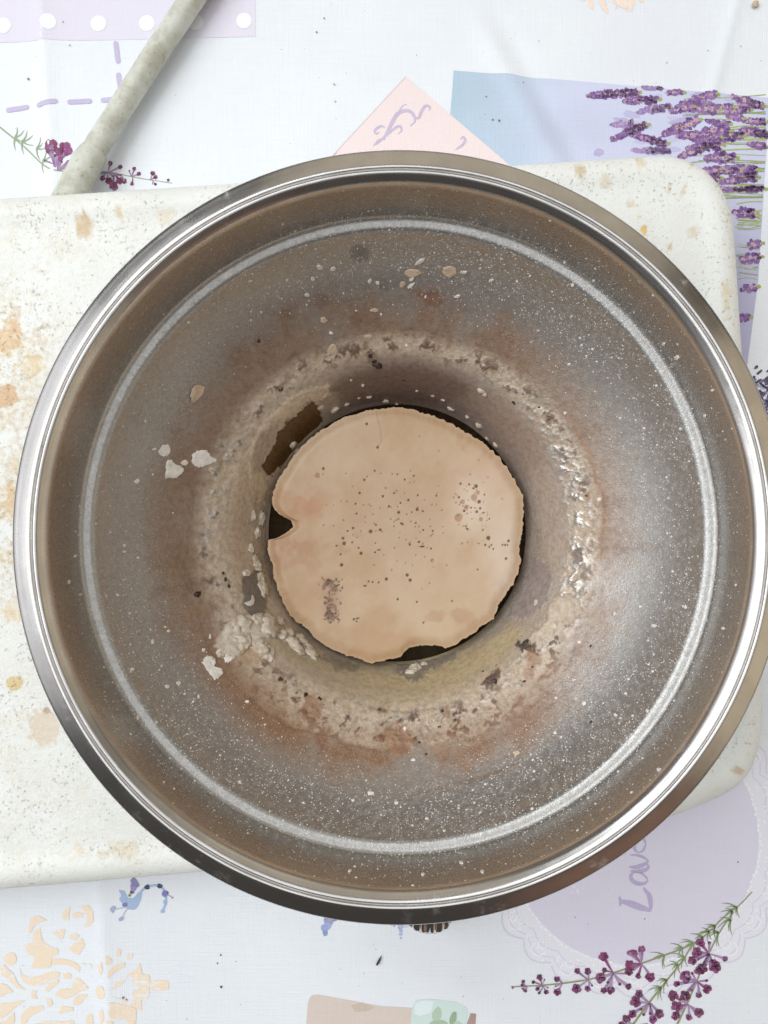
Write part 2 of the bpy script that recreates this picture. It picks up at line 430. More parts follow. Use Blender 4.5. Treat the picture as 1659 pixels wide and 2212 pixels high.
MAG = [(112, 34, 82), (128, 44, 98), (140, 62, 118), (100, 28, 66)]
LIL = [(156, 124, 164), (170, 140, 178), (140, 100, 148)]
def floret(pr, u, v, ang, size):
    """thin tubes running out from the stem, closed by dark rounded petals"""
    n = random.choice((1, 2, 2))
    for k in range(n):
        a = ang + (k - (n-1)/2)*0.8 + random.uniform(-.15, .15); L = size*random.uniform(.6, 1.1)
        eu, ev = u + L*math.cos(a), v + L*math.sin(a)
        pr.stroke([(u, v), ((u+eu)/2 + random.uniform(-2, 2), (v+ev)/2), (eu, ev)], lambda t, z=size: z*(.07 + .13*t), random.choice(LIL + MAG[2:3]))
        rr = size*random.uniform(.15, .31)
        c = random.choice(MAG)
        for q in range(5):
            b = q*1.257 + random.random()*.6
            pr.blob(eu + rr*.62*math.cos(b), ev + rr*.62*math.sin(b), rr*random.uniform(.5, .66), col=c if q % 2 else random.choice(MAG), n=8)
        pr.blob(eu + rr*.2, ev - rr*.1, rr*.26, col=random.choice(LIL), n=7)
        if random.random() < .5:
            b = a + random.choice((-.7, .7)); pr.stroke([(u, v), (u + L*.75*math.cos(b), v + L*.75*math.sin(b))], lambda t, z=size: z*(.05 + .08*t), random.choice(LIL), sm=False)
            pr.blob(u + L*.75*math.cos(b), v + L*.75*math.sin(b), size*.09, col=MAG[0], n=7)
def leaf(pr, u, v, ang, L, col=(126, 146, 92)):
    eu, ev = u + L*math.cos(ang), v + L*math.sin(ang)
    mu, mv = u + L*.5*math.cos(ang+.18), v + L*.5*math.sin(ang+.18)
    pr.stroke([(u, v), (mu, mv), (eu, ev)], lambda t: 3.6*(1-t)+.6, col)

# sprig by the hose
pr = Print('printed_sprig', 'dark magenta lavender sprig print crossing under the hose')
pr.stroke([(-60, 225), (0, 275), (50, 315), (110, 368), (160, 372), (230, 372), (300, 385), (372, 396)], lambda t: 3.6 - 2*t, (150, 160, 120))
for (u, v) in [(32, 298), (48, 306), (80, 322), (95, 350)]:
    for a in (-.5, .2, 1.4, -1.2): leaf(pr, u, v, a+random.uniform(-.2, .2), random.uniform(18, 30), (150, 166, 128))
for (u, v, a, s) in [(122, 365, -1.35, 46), (128, 372, -1.0, 40), (122, 360, -1.7, 34), (232, 372, 1.7, 28), (235, 374, -1.0, 26), (248, 376, 1.3, 30), (262, 378, 1.2, 22),
                     (284, 382, -.8, 22), (287, 383, 1.6, 18), (325, 390, -.9, 16), (330, 391, .9, 12), (360, 395, -.9, 10)]:
    floret(pr, u, v, a, s)
pr.done()

# pink card
pr = Print('printed_card', 'pale pink printed card corner with lilac scroll ornament', 0.00022)
pr.poly([(877, 167), (1080, 340), (1130, 384), (900, 640), (650, 440), (735, 320)], (236, 219, 218))
pr.stroke([(877, 167), (735, 320), (650, 412)], 2.5, (214, 196, 190), sm=False, cap=False)
Z = ZM(1000, 0, 1000)
for pts, ww in [([(780, 940), (840, 880), (880, 800), (920, 740), (980, 720), (1020, 745), (1030, 790), (1000, 820)], 9),
                ([(830, 900), (880, 850), (930, 820), (945, 850), (920, 870)], 6), ([(800, 860), (780, 870), (770, 850), (810, 820), (835, 830)], 6),
                ([(1010, 750), (1050, 770), (1075, 720), (1100, 690), (1130, 700), (1120, 720)], 7), ([(870, 840), (900, 780), (950, 690), (980, 680)], 4),
                ([(760, 950), (800, 910), (840, 905)], 5), ([(1290, 975), (1340, 940), (1355, 910), (1340, 890), (1325, 910)], 6)]:
    pr.stroke([Z(*p) for p in pts], lambda t, w_=ww: w_*(.35 + .65*math.sin(math.pi*t)), (196, 182, 206))
pr.done()

# lavender picture panel
pr = Print('printed_lavender_panel', 'printed picture of purple lavender rows on pale blue')
pr.poly([(980, 153), (1662, 211), (1655, 330), (1637, 608), (1612, 800), (1570, 1100), (930, 1050), (966, 335)], (190, 196, 224))
c1, c2, c3 = [np.array(lin(c)) for c in ((174, 200, 216), (200, 204, 228), (176, 170, 204))]
def panel_col(x, y):
    u = AX + x/CAMZ*F; v = AY - y/CAMZ*F
    t = min(max((u - 960)/300, 0), 1); s = min(max((v - 250)/600, 0), 1)*min(max((u-1250)/300, 0), 1)
    c = c1*(1-t) + c2*t; c = c*(1-s) + c3*s
    k = 0.92 + 0.14*float(vnoise(np.array([x*22.0]), np.array([y*40.0]), np.array([0.]), 3)[0])
    return tuple(np.clip(c*k, 0, 1))
panel = pr.done(0.005, panel_col)

pr = Print('printed_lavender_rows', 'printed purple lavender spikes with green stems', 0.00008)
Z = ZM(2200, 300, 800)
spikes = [(195,155,600,130,60,0), (490,200,760,185,62,0), (610,290,870,240,55,1), (390,395,560,375,48,1), (395,510,670,390,56,0), (560,470,830,545,60,0),
  (800,470,1090,350,85,0), (860,280,1040,240,64,0), (1000,240,1250,270,95,0), (1050,170,1230,150,56,0), (840,130,960,130,38,0), (920,480,1170,470,66,0),
  (1130,440,1340,440,76,0), (1200,500,1450,480,76,0), (1430,430,1659,470,66,0), (1370,160,1620,240,62,0), (1000,580,1280,560,80,0), (940,650,1130,580,56,0),
  (1140,660,1390,660,88,0), (1100,770,1300,770,84,0), (1270,860,1540,800,58,0), (1250,912,1620,912,36,0), (1370,1100,1550,1110,76,0), (1490,1370,1595,1350,76,0),
  (1430,1490,1590,1460,78,0), (560,600,860,600,42,1), (1330,320,1450,340,40,0), (1500,540,1640,570,44,0), (1440,1720,1560,1700,60,0), (1400,1960,1500,1950,60,0), (640, 90, 800, 100, 18, 1)]
for k in range(16):
    x = random.uniform(820, 1500); y = random.uniform(200, 860)
    if x > 700 + (y-150)*.55: spikes.append((x, y + random.uniform(-25, 25), min(x + random.uniform(140, 230), 1630), y, random.uniform(44, 66), 0))
for k in range(46):
    x, y = random.uniform(150, 1500), random.uniform(150, 1000)
    if 700 + (y-150)*.55 > x > 900 or (x < 420 and random.random() < .6): continue
    u, v = Z(x, y); pr.blob(u, v, random.uniform(10, 26), random.uniform(4, 8), random.uniform(-.4, .2), random.choice([(186, 184, 216), (178, 172, 208), (192, 190, 220)]), n=14, jit=.2, layer=.2 + k*.006)
GRN = [(150, 160, 108), (172, 182, 138), (134, 148, 84), (158, 174, 62)]
for k in range(70):
    y = random.uniform(150, 1650); x0 = random.uniform(950, 1350) if y < 1000 else random.uniform(1390, 1450)
    x1 = 1640 - max(0, (y-600))*0.066
    pts = [Z(x0, y + random.uniform(-20, 20)), Z((x0+x1)/2, y + random.uniform(-14, 14)), Z(x1, y + random.uniform(-20, 20))]
    if pts[2][0] > pts[0][0]+6: pr.stroke(pts, random.uniform(1.2, 3.2), random.choice(GRN), cap=False, layer=0.6+k*.008)
for (xa, ya, xb, yb, wd, pale) in spikes:
    n = max(4, int(math.hypot(xb-xa, yb-ya)/22)); ang = math.atan2(yb-ya, xb-xa)
    cols = [(110, 66, 134), (124, 80, 148), (98, 56, 120), (146, 104, 164), (134, 96, 150)] if not pale else [(150, 122, 178), (162, 136, 188), (140, 110, 168)]
    pr.k = 22
    for i in range(n):
        t = (i+.5)/n; prof = wd*(0.35 + 0.65*min(1, t*2.2))*(1 if t < .85 else .8)
        for q in range(7):
            off = random.uniform(-.5, .5)*prof; al = random.uniform(-12, 12)
            x = xa + (xb-xa)*t - math.sin(ang)*off + math.cos(ang)*al; y = ya + (yb-ya)*t + math.cos(ang)*off + math.sin(ang)*al
            inner = abs(off) < prof*.2
            c = random.choice([(176, 140, 158), (190, 160, 166)]) if (inner and random.random() < .55) else random.choice(cols)
            u, v = Z(x, y); pr.blob(u, v, random.uniform(3.4, 6.2), random.uniform(2.8, 4.8), ang, c, n=6, jit=.42)
    if not pale:
        u, v = Z(xb+22, yb); pr.blob(u, v, 5, 4, 0, (152, 166, 70), n=7, jit=.2)
Zq = ZM(2000, 1000, 1000)
pr.k = 30
for k in range(150):
    x = random.uniform(1560, 1800); y = 700 + random.random()**.8*330 + (1640-x)*.25
    u, v = Zq(x, y); pr.blob(u, v, random.uniform(5, 10), random.uniform(2, 3.6), random.uniform(-1.2, .8), random.choice([(70, 60, 96), (92, 80, 124), (120, 108, 150), (56, 46, 78), (176, 172, 196)]), n=8, jit=.2)
pr.done(0.006).parent = panel

# doily with lettering
DC = (1370, 1815)
pr = Print('printed_doily', 'pale lilac printed doily with scalloped lace edge')
def circ(r, n=90, sc=0, ph=0, m=26):
    return [(DC[0] + (r + sc*abs(math.sin(m/2*a+ph)))*math.cos(a), DC[1] + (r + sc*abs(math.sin(m/2*a+ph)))*math.sin(a)) for a in [2*math.pi*i/n for i in range(n)]]
pr.poly(circ(318, 260, 20), (230, 230, 239), layer=0.1)
for rr, sc in ((320, 20), (306, 16), (290, 10)):
    c = circ(rr, 312, sc); pr.stroke(c + [c[0]], 2.6, (216, 214, 229), layer=0.5, sm=False, cap=False)
for m_, rr, r2 in ((26, 312, 15), (26, 300, 9)):
    for i in range(m_):
        a = 2*math.pi*(i+.5)/m_; cu, cv = DC[0]+rr*math.cos(a), DC[1]+rr*math.sin(a)
        arc = [(cu + r2*math.cos(b), cv + r2*math.sin(b)) for b in np.linspace(a-1.9, a+1.9, 12)]
        pr.stroke(arc, 2.2, (242, 244, 248), layer=0.9, sm=False, cap=False)
pr.poly(circ(268, 120), (219, 215, 231), layer=1.2)
for i in range(150):
    a = 2*math.pi*i/150 + random.uniform(-.008, .008); r = 271 + random.uniform(-4, 4)
    pr.blob(DC[0]+r*math.cos(a), DC[1]+r*math.sin(a), random.uniform(3, 6), random.uniform(2, 3), a+1.57, (241, 243, 247), n=7, layer=1.6)
for i in range(220):
    a = random.uniform(0, 6.283); r = random.uniform(282, 326)
    pr.blob(DC[0]+r*math.cos(a), DC[1]+r*math.sin(a), random.uniform(2, 5), random.uniform(1.2, 2.2), random.random()*3, (242, 244, 248), n=6, layer=1.5)
doily = pr.done()
pr = Print('printed_lettering', 'Lavender written in lilac script', 0.0001)
Z = ZM(2000, 3000, 1000); INK = (184, 172, 206)
def pen(pts, wmin=10, wmax=26, ph=0.0):
    pr.stroke([Z(*p) for p in pts], lambda t: (wmin*1.2 + (wmax*1.35-wmin)*abs(math.sin(math.pi*(t+ph))))/3, INK, layer=2.0)
pen([(692, 828), (700, 858), (696, 888)], 8, 14)                         # serif of the L
pen([(697, 856), (760, 872), (820, 895), (893, 918)], 16, 30)            # stem
pen([(893, 925), (897, 880), (885, 820), (862, 790), (850, 772)], 9, 22) # foot
pen([(800, 668), (770, 690), (776, 724), (812, 746), (852, 747), (880, 728)], 8, 19)
pen([(800, 668), (840, 682), (868, 706), (880, 728)], 5, 9)
pen([(768, 664), (820, 668), (868, 656), (884, 636), (872, 622)], 8, 19)
pen([(758, 640), (800, 641), (850, 626), (884, 602)], 7, 20)
pen([(884, 602), (856, 580), (810, 564), (765, 562)], 5, 12)
pen([(818, 548), (793, 524), (796, 478), (826, 452), (850, 458), (866, 488)], 7, 18)
pen([(818, 548), (850, 530), (866, 488)], 4, 9)
pen([(862, 440), (820, 430), (775, 420)], 10, 22); pen([(862, 395), (800, 400), (772, 372), (790, 345), (862, 338)], 9, 20)
for k in range(3): pen([(850, 300-80*k), (800, 310-80*k), (775, 280-80*k), (800, 250-80*k), (862, 262-80*k)], 9, 22)
pr.done(0.004).parent = doily

# sprigs over the doily
Z = ZM(1900, 3500, 1000)
def zs(*a): return [Z(*p) for p in a]
pr = Print('printed_sprig', 'pair of dark magenta lavender sprigs printed over the doily edge', 0.0002)
OL = (140, 142, 84)
pr.stroke(zs((165,585), (400,572), (650,540), (820,495), (1000,435), (1180,370), (1330,310), (1420,250), (1530,140), (1640,55), (1720, -30)), lambda t: 2.2 + 1.5*math.sin(math.pi*t), OL)
pr.stroke(zs((1150,1010), (1200,900), (1300,690), (1360,550), (1430,390), (1510,230), (1600,100)), lambda t: 4.2 - 1.5*t, OL)
pr.stroke(zs((780,1060), (940,840), (1050,690), (1170,540), (1280,400), (1330,310)), lambda t: 5 - 2*t, OL)
for (x, y) in [(1150,380), (1265,330), (1340,300), (1400,262), (1500,232), (1440,225), (1590,95), (1580,150), (1165,540), (1130,590), (1240,440), (1285,395), (1620,70), (1480,190)]:
    u, v = Z(x, y)
    for a in (3.4, 3.0, 2.5, 1.4, 1.8): leaf(pr, u, v, a+random.uniform(-.2, .2), random.uniform(16, 34))
for (x, y, a, s) in [(1000,435,3.6,34), (1000,435,2.55,40), (1005,440,1.35,36), (1000,432,-2.0,34), (820,495,-2.2,38), (820,492,3.4,26), (820,498,1.2,40), (818,500,2.4,38),
                     (660,540,-2.2,30), (660,542,1.7,28), (655,545,2.5,30), (495,565,-2.4,26), (490,567,2.0,24), (360,575,-2.3,20), (365,577,1.6,18), (360,575,2.4,16),
                     (262,585,-2.5,14), (262,585,2.3,14), (180,586,3.1,6),
                     (1440,370,3.5,44), (1438,372,2.5,46), (1440,372,1.5,36), (1445,372,.7,34), (1360,548,3.5,40), (1355,550,2.5,40), (1362,550,1.0,38), (1300,700,3.4,36), (1298,702,2.4,38), (1302,700,1.0,34),
                     (1055,690,3.6,40), (1050,692,2.7,40), (1055,694,1.3,40), (1060,690,.9,38), (950,835,3.6,34), (950,838,2.4,34), (955,835,1.1,34)]:
    u, v = Z(x, y); floret(pr, u, v, a, s)
pr.done()

# peach damask ornaments
def rnd(p):
    for c_ in (.10, .22):                    # corner cutting keeps the tips but softens the outline
        q_ = []
        for i in range(len(p)):
            a, b = p[i], p[(i+1) % len(p)]
            q_ += [(a[0]*(1-c_)+b[0]*c_, a[1]*(1-c_)+b[1]*c_), (a[0]*c_+b[0]*(1-c_), a[1]*c_+b[1]*(1-c_))]
        p = q_
    return p
pr = Print('printed_damask', 'peach damask scroll print worn along the fold', 0.00003)
Z = ZM(0, 3400, 700); PE = (238, 219, 194)
for pts in [[(285,905),(330,805),(260,770),(220,690),(310,655),(300,600),(320,560),(375,520),(380,600),(400,660),(460,700),(540,730),(540,770),(480,800),(470,900),(380,905)],
  [(270,600),(265,520),(285,440),(350,415),(440,465),(370,480),(320,510),(290,560)], [(575,420),(600,360),(660,330),(640,400),(640,460),(590,465)],
  [(740,330),(820,310),(870,370),(875,460),(830,515),(775,510),(810,470),(810,400)], [(490,575),(560,540),(610,550),(580,640),(530,620)],
  [(660,400),(720,380),(780,400),(760,430),(690,440)], [(640,600),(700,580),(740,600),(700,650),(660,640)],
  [(630,720),(690,680),(760,620),(790,690),(730,780),(690,770)], [(480,815),(600,820),(700,850),(745,900),(730,945),(690,900),(600,870),(480,880)],
  [(0,890),(40,870),(60,900),(130,960),(160,1040),(240,1110),(150,1090),(80,1010),(0,960)],
  [(180,890),(200,960),(260,990),(360,975),(470,935),(560,940),(540,990),(470,1010),(400,1060),(300,1070),(230,1050),(190,990)],
  [(580,960),(640,945),(670,985),(640,1010),(590,1000)], [(0,1040),(60,1060),(130,1130),(60,1140),(0,1180)],
  [(280,1150),(300,1110),(345,1115),(325,1150),(350,1190),(305,1190)], [(410,1110),(440,1050),(540,1000),(545,1040),(480,1090),(440,1130)],
  [(500,1150),(570,1090),(660,1100),(700,990),(740,1000),(830,1090),(740,1120),(680,1160),(600,1195)], [(720,1150),(820,1140),(740,1240),(680,1255),(680,1190)],
  [(420,1180),(480,1190),(490,1240),(450,1270)], [(190,1422),(200,1330),(270,1260),(400,1250),(410,1290),(330,1320),(260,1370),(240,1422)],
  [(0,1230),(100,1220),(250,1195),(140,1270),(60,1340),(0,1380)], [(540,1330),(570,1250),(680,1270),(680,1300)], [(0,1400),(60,1385),(130,1300),(140,1400),(80,1470),(0,1480)],
  [(1035,1090),(1090,1020),(1200,950),(1270,900),(1300,845),(1320,960),(1385,960),(1390,1020),(1380,1180),(1310,1190),(1320,1300),(1250,1260),(1130,1200),(1040,1140),(1200,1200),(1250,1190),(1220,1120),(1305,1080),(1220,1030),(1245,980),(1190,970),(1130,1050)],
  [(1380,1050),(1410,1015),(1560,1015),(1568,1105),(1410,1115)],
  [(1010,980),(1020,900),(1100,850),(1170,840),(1160,880),(1080,920)], [(1000,860),(990,760),(1040,790),(1050,830)], [(1080,780),(1100,710),(1130,720),(1120,780)], [(1180,820),(1190,760),(1240,760),(1230,800)],
  [(1030,1190),(1120,1220),(1270,1270),(1260,1430),(1190,1430),(1180,1370),(1020,1340)], [(1000,1360),(1060,1370),(1080,1500),(1000,1500)],
  [(800,1340),(860,1320),(870,1430),(800,1430)], [(300,1430),(420,1390),(560,1400),(680,1380),(690,1430),(560,1460),(400,1470)],
  [(750,850),(800,860),(790,890)], [(820,850),(860,870),(850,910)], [(920,880),(950,820),(970,900),(940,970)], [(920,1300),(960,1260),(980,1350),(940,1420)]]:
    pr.poly(rnd([Z(*p) for p in pts]), PE, wear=1.0, layer=0.5)
u, v = Z(95, 820); pr.blob(u, v, 14, col=PE, n=18, jit=.03, wear=.3, layer=.7)
u, v = Z(938, 1115); pr.blob(u, v, 11, 15, col=PE, n=18, jit=.03, wear=.3, layer=.7)
pr.done(0.0028)
pr = Print('printed_damask', 'peach damask scroll print beside the sharp crease')
Z = ZM(2000, 0, 1000)
for pts in [[(440,0),(470,15),(500,-60),(450,-90)], [(490,0),(500,50),(525,68),(530,30),(510,-20),(490,-40)], [(560,20),(600,80),(625,98),(620,60),(600,30),(560,-30)],
            [(640,10),(700,50),(770,60),(800,20),(790,-20),(700,-20)], [(720,60),(760,78),(790,60),(770,50)], [(810,0),(850,20),(870,-20),(820,-60)]]:
    pr.poly(rnd([Z(*p) for p in pts]), (243, 220, 204), wear=1.0, layer=.5)
for x in (580, 650, 720): pr.stroke([Z(x, -30), Z(x+30, 30), Z(x+20, 60)], 2, (240, 214, 198))
pr.done(0.004)

# small blue flowers
pr = Print('printed_blue_flower', 'small blue flower print at the stove edge')
Z = ZM(0, 3400, 700)
pr.poly(rnd([Z(*p) for p in [(1105,170),(1160,180),(1190,250),(1240,250),(1290,190),(1320,200),(1310,260),(1280,330),(1250,360),(1190,355),(1140,300),(1110,260),(1130,220)]]), (158, 182, 214))
pr.stroke([Z(1180, 330), Z(1090, 345), Z(1055, 345)], 2.5, (176, 188, 216)); pr.stroke([Z(1180, 350), Z(1150, 400), Z(1130, 440)], 2.5, (176, 188, 216))
pr.stroke([Z(1290, 210), Z(1360, 150), Z(1480, 140), Z(1530, 210), Z(1535, 300), Z(1505, 375)], 5, (158, 184, 218)); pr.stroke([Z(1530, 205), Z(1600, 250)], 1.6, (150, 150, 180))
for (x, y, r, c) in [(1160,310,24,(120,116,172)), (1055,340,26,(168,180,210)), (1055,365,12,(140,146,186)), (1130,440,26,(160,170,206)), (1130,440,12,(226,230,238)), (1240,150,34,(150,140,186)), (1225,195,20,(92,60,96)), (1205,225,14,(106,130,84)),
                     (1365,150,26,(44,44,74)), (1480,140,22,(50,52,88)), (1530,210,30,(120,116,180)), (1550,205,12,(78,70,130)), (1530,290,20,(150,180,216)), (1505,375,20,(158,178,212)), (1600,250,10,(140,140,160)), (1250,110,50,(130,124,176))]:
    u, v = Z(x, y); pr.blob(u, v, r*.2333, r*.2333*random.uniform(.7, 1.2), random.random()*3, c, n=10, jit=.22)
pr.done(0.004)
Z = ZM(1100, 3500, 800)
for lab, lst in (('blue lavender print tip below the bowl', [(400,60,70,(130,130,180)), (390,130,52,(110,100,170)), (420,170,40,(120,140,190)), (380,190,40,(150,150,200)), (390,185,14,(160,170,130)), (370,240,38,(160,175,215)), (350,260,34,(150,165,210)), (352,300,22,(130,150,205)), (430,130,36,(100,110,160))]),
                 ('faint blue flower print beside the chrome knob', [(940,150,70,(170,180,220)), (985,205,44,(205,212,234)), (962,235,22,(170,180,218)), (964,265,16,(168,186,220)), (965,295,14,(168,186,220)), (966,325,10,(168,186,220)), (900,195,30,(190,196,226)), (912,222,14,(176,184,214))])):
    pr = Print('printed_blue_flower', lab)
    for (x, y, r, c) in lst:
        u, v = Z(x, y); pr.blob(u, v, r*.2667, r*.2667*random.uniform(.8, 1.2), col=c, n=10, jit=.2)
    pr.done(0.004)

pr = Print('printed_jar', 'printed beige label and pale green jar picture')
pr.poly([Z(*p) for p in [(180,1500),(200,1037),(212,870),(225,825),(245,805),(290,798),(500,835),(800,890),(1060,905),(1050,1500)]], (214, 199, 189), layer=.3)
pr.poly([Z(*p) for p in [(560,885),(640,860),(760,900),(700,930),(600,940)]], (202, 184, 170), layer=.7)
pr.poly([Z(*p) for p in [(1030,1500),(1045,1037),(1058,900),(1090,840),(1200,830),(1400,850),(1490,890),(1512,940),(1490,1037),(1470,1500)]], (206, 224, 218), layer=1.0)
pr.poly([Z(*p) for p in [(1080,870),(1140,845),(1230,850),(1210,940),(1120,970),(1075,950)]], (224, 236, 236), layer=1.3)
for (x, y, rx, ry) in [(1260,960,40,70), (1390,990,30,60), (1300,1040,60,40), (1240,1060,50,60), (1430,1060,50,50)]:
    u, v = Z(x, y); pr.blob(u, v, rx*.2667, ry*.2667, .3, random.choice([(150, 172, 142), (166, 188, 160), (178, 200, 178)]), n=10, layer=1.6 + rx*.003)
pr.poly([Z(*p) for p in [(1490,1060),(1530,945),(1575,950),(1565,1100),(1540,1300),(1470,1300)]], (168, 142, 132), layer=1.2)
pr.done(0.005)

# ------------------------------------------------------------------ stove
stove = root('stove', 'stained white enamel table stove under the steel bowl', 'stove')
ZP = 0.045                                                   # height of the enamel top
def rline(a, b, n): return [(a[0]+(b[0]-a[0])*i/n, a[1]+(b[1]-a[1])*i/n) for i in range(n)]
out = []
out += rline((-570, 460), (1400, 331), 24)
out += [(1400, 331), (1446, 330), (1490, 340), (1527, 361), (1555, 390), (1577, 428), (1590, 470)]
out += rline((1594, 520), (1652, 1420), 14)
out += [(1653, 1480), (1654, 1540), (1650, 1600), (1637, 1650), (1612, 1692), (1578, 1718), (1539, 1736), (1483, 1759), (1406, 1787), (1300, 1811)]
out += rline((1200, 1826), (-560, 1976), 24)
out += [(-620, 1975), (-690, 1955), (-745, 1915), (-785, 1855), (-800, 1780)]
out += rline((-805, 1700), (-815, 780), 14)
out += [(-815, 700), (-800, 620), (-765, 550), (-710, 500), (-640, 470)]
out = np.array([P(u, v, ZP - 0.006)[:2] for u, v in out])
d = np.concatenate([[0], np.cumsum(np.linalg.norm(np.diff(np.vstack([out, out[:1]]), axis=0), axis=1))])
NA = 1300; sv = np.linspace(0, d[-1], NA, endpoint=False); oc = np.vstack([out, out[:1]])
OX = np.interp(sv, d, oc[:, 0]); OY = np.interp(sv, d, oc[:, 1])
for _ in range(10):
    OX = (np.roll(OX, 1) + 2*OX + np.roll(OX, -1))/4; OY = (np.roll(OY, 1) + 2*OY + np.roll(OY, -1))/4
tx = np.roll(OX, -1) - np.roll(OX, 1); ty = np.roll(OY, -1) - np.roll(OY, 1); ln = np.hypot(tx, ty)
nx_, ny_ = ty/ln, -tx/ln                                      # inward for this winding, checked below
cx, cy = OX.mean(), OY.mean()
if np.mean(nx_*(cx-OX) + ny_*(cy-OY)) < 0: nx_, ny_ = -nx_, -ny_
loops = []
for ins, z in [(0.003, 0.008), (0.0005, 0.010), (0.0, 0.020), (0.0, ZP-0.0135), (0.0008, ZP-0.0085), (0.0022, ZP-0.005), (0.0045, ZP-0.0022), (0.0075, ZP-0.0006),
               (0.0105, ZP), (0.0135, ZP-0.0002), (0.0165, ZP-0.0011), (0.0195, ZP-0.0017), (0.024, ZP-0.0019), (0.028, ZP-0.0019)]:
    lx, ly = OX + nx_*ins, OY + ny_*ins
    for _ in range(int(ins*4000)):
        lx = (np.roll(lx, 1) + 2*lx + np.roll(lx, -1))/4; ly = (np.roll(ly, 1) + 2*ly + np.roll(ly, -1))/4
    loops.append((lx, ly, np.full(NA, z)))
bx_, by_ = loops[-1][0], loops[-1][1]
for s in np.linspace(0.995, 0.02, 215):
    loops.append((cx + (bx_-cx)*s, cy + (by_-cy)*s, np.full(NA, ZP-0.0019)))
PX = np.array([l[0] for l in loops]); PY = np.array([l[1] for l in loops]); PZ = np.array([l[2] for l in loops])
U = AX + PX/(CAMZ-PZ)*F; W = AY - PY/(CAMZ-PZ)*F
mk0 = 0.03 + 0.85*np.exp(-((U-15)/85)**2)*sst(520, 700, W)*sst(1420, 1180, W) + 0.12*np.exp(-((U-60)/140)**2)*sst(420, 500, W)
mk0 = mk0 + 0.12*sst(420, 300, U)*sst(380, 440, W)*sst(620, 520, W) + 0.5*np.exp(-(((U-265)/80)**2 + ((W-1832)/34)**2)) + 0.10*sst(500, 200, U)*sst(1850, 1700, W)*sst(1500, 1600, W)
mk0 *= 0.35 + 1.1*fbm(PX*60, PY*60, octv=3, seed=2)
mk1 = np.zeros_like(PX); col = np.ones(PX.shape + (3,))*np.array(lin((196, 160, 100)))
def spot(u, v, r, c, a=0.9, ry=None, jag=0.5, ringy=False):
    global mk1, col
    ry = ry or r
    nz = fbm(PX*380, PY*380, octv=3, seed=int(u) % 91)
    dd = np.hypot((U-u)/r, (W-v)/ry) + (nz - 0.5)*2*jag
    m = sst(1.05, 0.75, dd)*a
    if ringy: m = m*(0.35 + 0.65*sst(0.45, 0.85, dd))
    k = (m > mk1)[..., None]; col = np.where(k, np.array(lin(c)), col); mk1 = np.maximum(mk1, m)
for s in [(170, 478, 20, (196, 160, 96), .9, 34), (247, 447, 11, (214, 180, 110), .8), (350, 452, 26, (226, 206, 160), .5, 16), (95, 1570, 36, (220, 202, 176), .9, 44, .45), (30, 1476, 21, (214, 178, 92), .9, 17),
          (100, 1536, 9, (160, 122, 72), .9), (1257, 368, 13, (196, 172, 120), .8, 18), (1311, 388, 15, (220, 206, 184), .85, 15, .25), (1387, 346, 11, (214, 200, 156), .8, 14), (1393, 495, 8, (226, 178, 44), 1.0, 14, .3),
          (1366, 436, 9, (212, 196, 158), .7), (1480, 408, 8, (200, 176, 130), .7, 12), (1450, 402, 6, (170, 140, 90), .7), (1385, 465, 5, (222, 190, 110), .8), (1500, 500, 10, (214, 196, 166), .7, 15), (1450, 532, 5, (180, 150, 110), .8, 9),
          (1585, 1655, 16, (190, 156, 100), .8, 13, .8), (265, 1832, 44, (206, 186, 140), .55, 22, .9), (170, 1826, 20, (222, 196, 140), .6, 7, .7), (1265, 680, 6, (170, 140, 90), .8), (8, 720, 30, (220, 170, 96), .7, 40, .9), (5, 850, 24, (206, 150, 70), .8, 30, .9),
          (20, 1080, 22, (214, 172, 104), .7, 34, .9), (60, 790, 30, (226, 198, 140), .5, 24, .9), (25, 1320, 26, (226, 196, 130), .5, 26, .9), (1572, 640, 7, (222, 200, 140), .7, 60, .8), (560, 1878, 10, (210, 190, 150), .4)]:
    spot(*s)
for k in range(46):
    u, v = (random.uniform(0, 420), random.choice([random.uniform(430, 640), random.uniform(1300, 1880)])) if k % 3 else (random.uniform(1250, 1590), random.uniform(350, 560))
    spot(u, v, random.uniform(1.6, 4.2), random.choice([(70, 64, 60), (110, 92, 66), (150, 124, 84)]), random.uniform(.5, .95), jag=.3)
V = np.stack([PX, PY, PZ], -1).reshape(-1, 3); Q = ring_quads(len(loops), NA)
if True:
    cap = (len(loops)-1)*NA
    V = np.vstack([V, [[cx, cy, ZP-0.0019]]]); tr = [(cap+i, cap+(i+1) % NA, len(V)-1) for i in range(NA)]
colv = np.vstack([col.reshape(-1, 3), [[.5, .5, .5]]]); mkv = np.vstack([np.stack([mk0, mk1, mk0*0], -1).reshape(-1, 3), [[0, 0, 0]]])
obj('top_plate', mesh_np('top_plate', V, Q, M_enamel, cols={'Col': colv, 'Msk': np.clip(mkv, 0, 1)}, tris=tr), stove)
for (u, v) in [(-520, 560), (-500, 1850), (1480, 1640), (1450, 450)]:
    x, y, _ = P(u, v, 0.004); Vv, Qv = spin([(0.0, 0.0012), (0.010, 0.0012), (0.012, 0.0025), (0.012, 0.012), (0.0, 0.012)], 24)
    f = obj('foot', mesh_np('foot', Vv, Qv, M_rubber), stove); f.location = (x, y, 0)
def lathe_part(name, prof, mat, parent, na=96, loc=(0, 0, 0)):
    Vv, Qv = spin(prof, na); o = obj(name, mesh_np(name, Vv, Qv, mat), parent); o.location = loc; return o
ZB = ZR - 0.1148                                             # burner top, where the bowl stands
lathe_part('burner', [(0.0, ZB-0.0002), (0.040, ZB-0.0002), (0.060, ZB-0.0002), (0.070, ZB-0.0005), (0.073, ZB-0.003), (0.073, ZP-0.004), (0.0, ZP-0.004)], M_iron, stove)
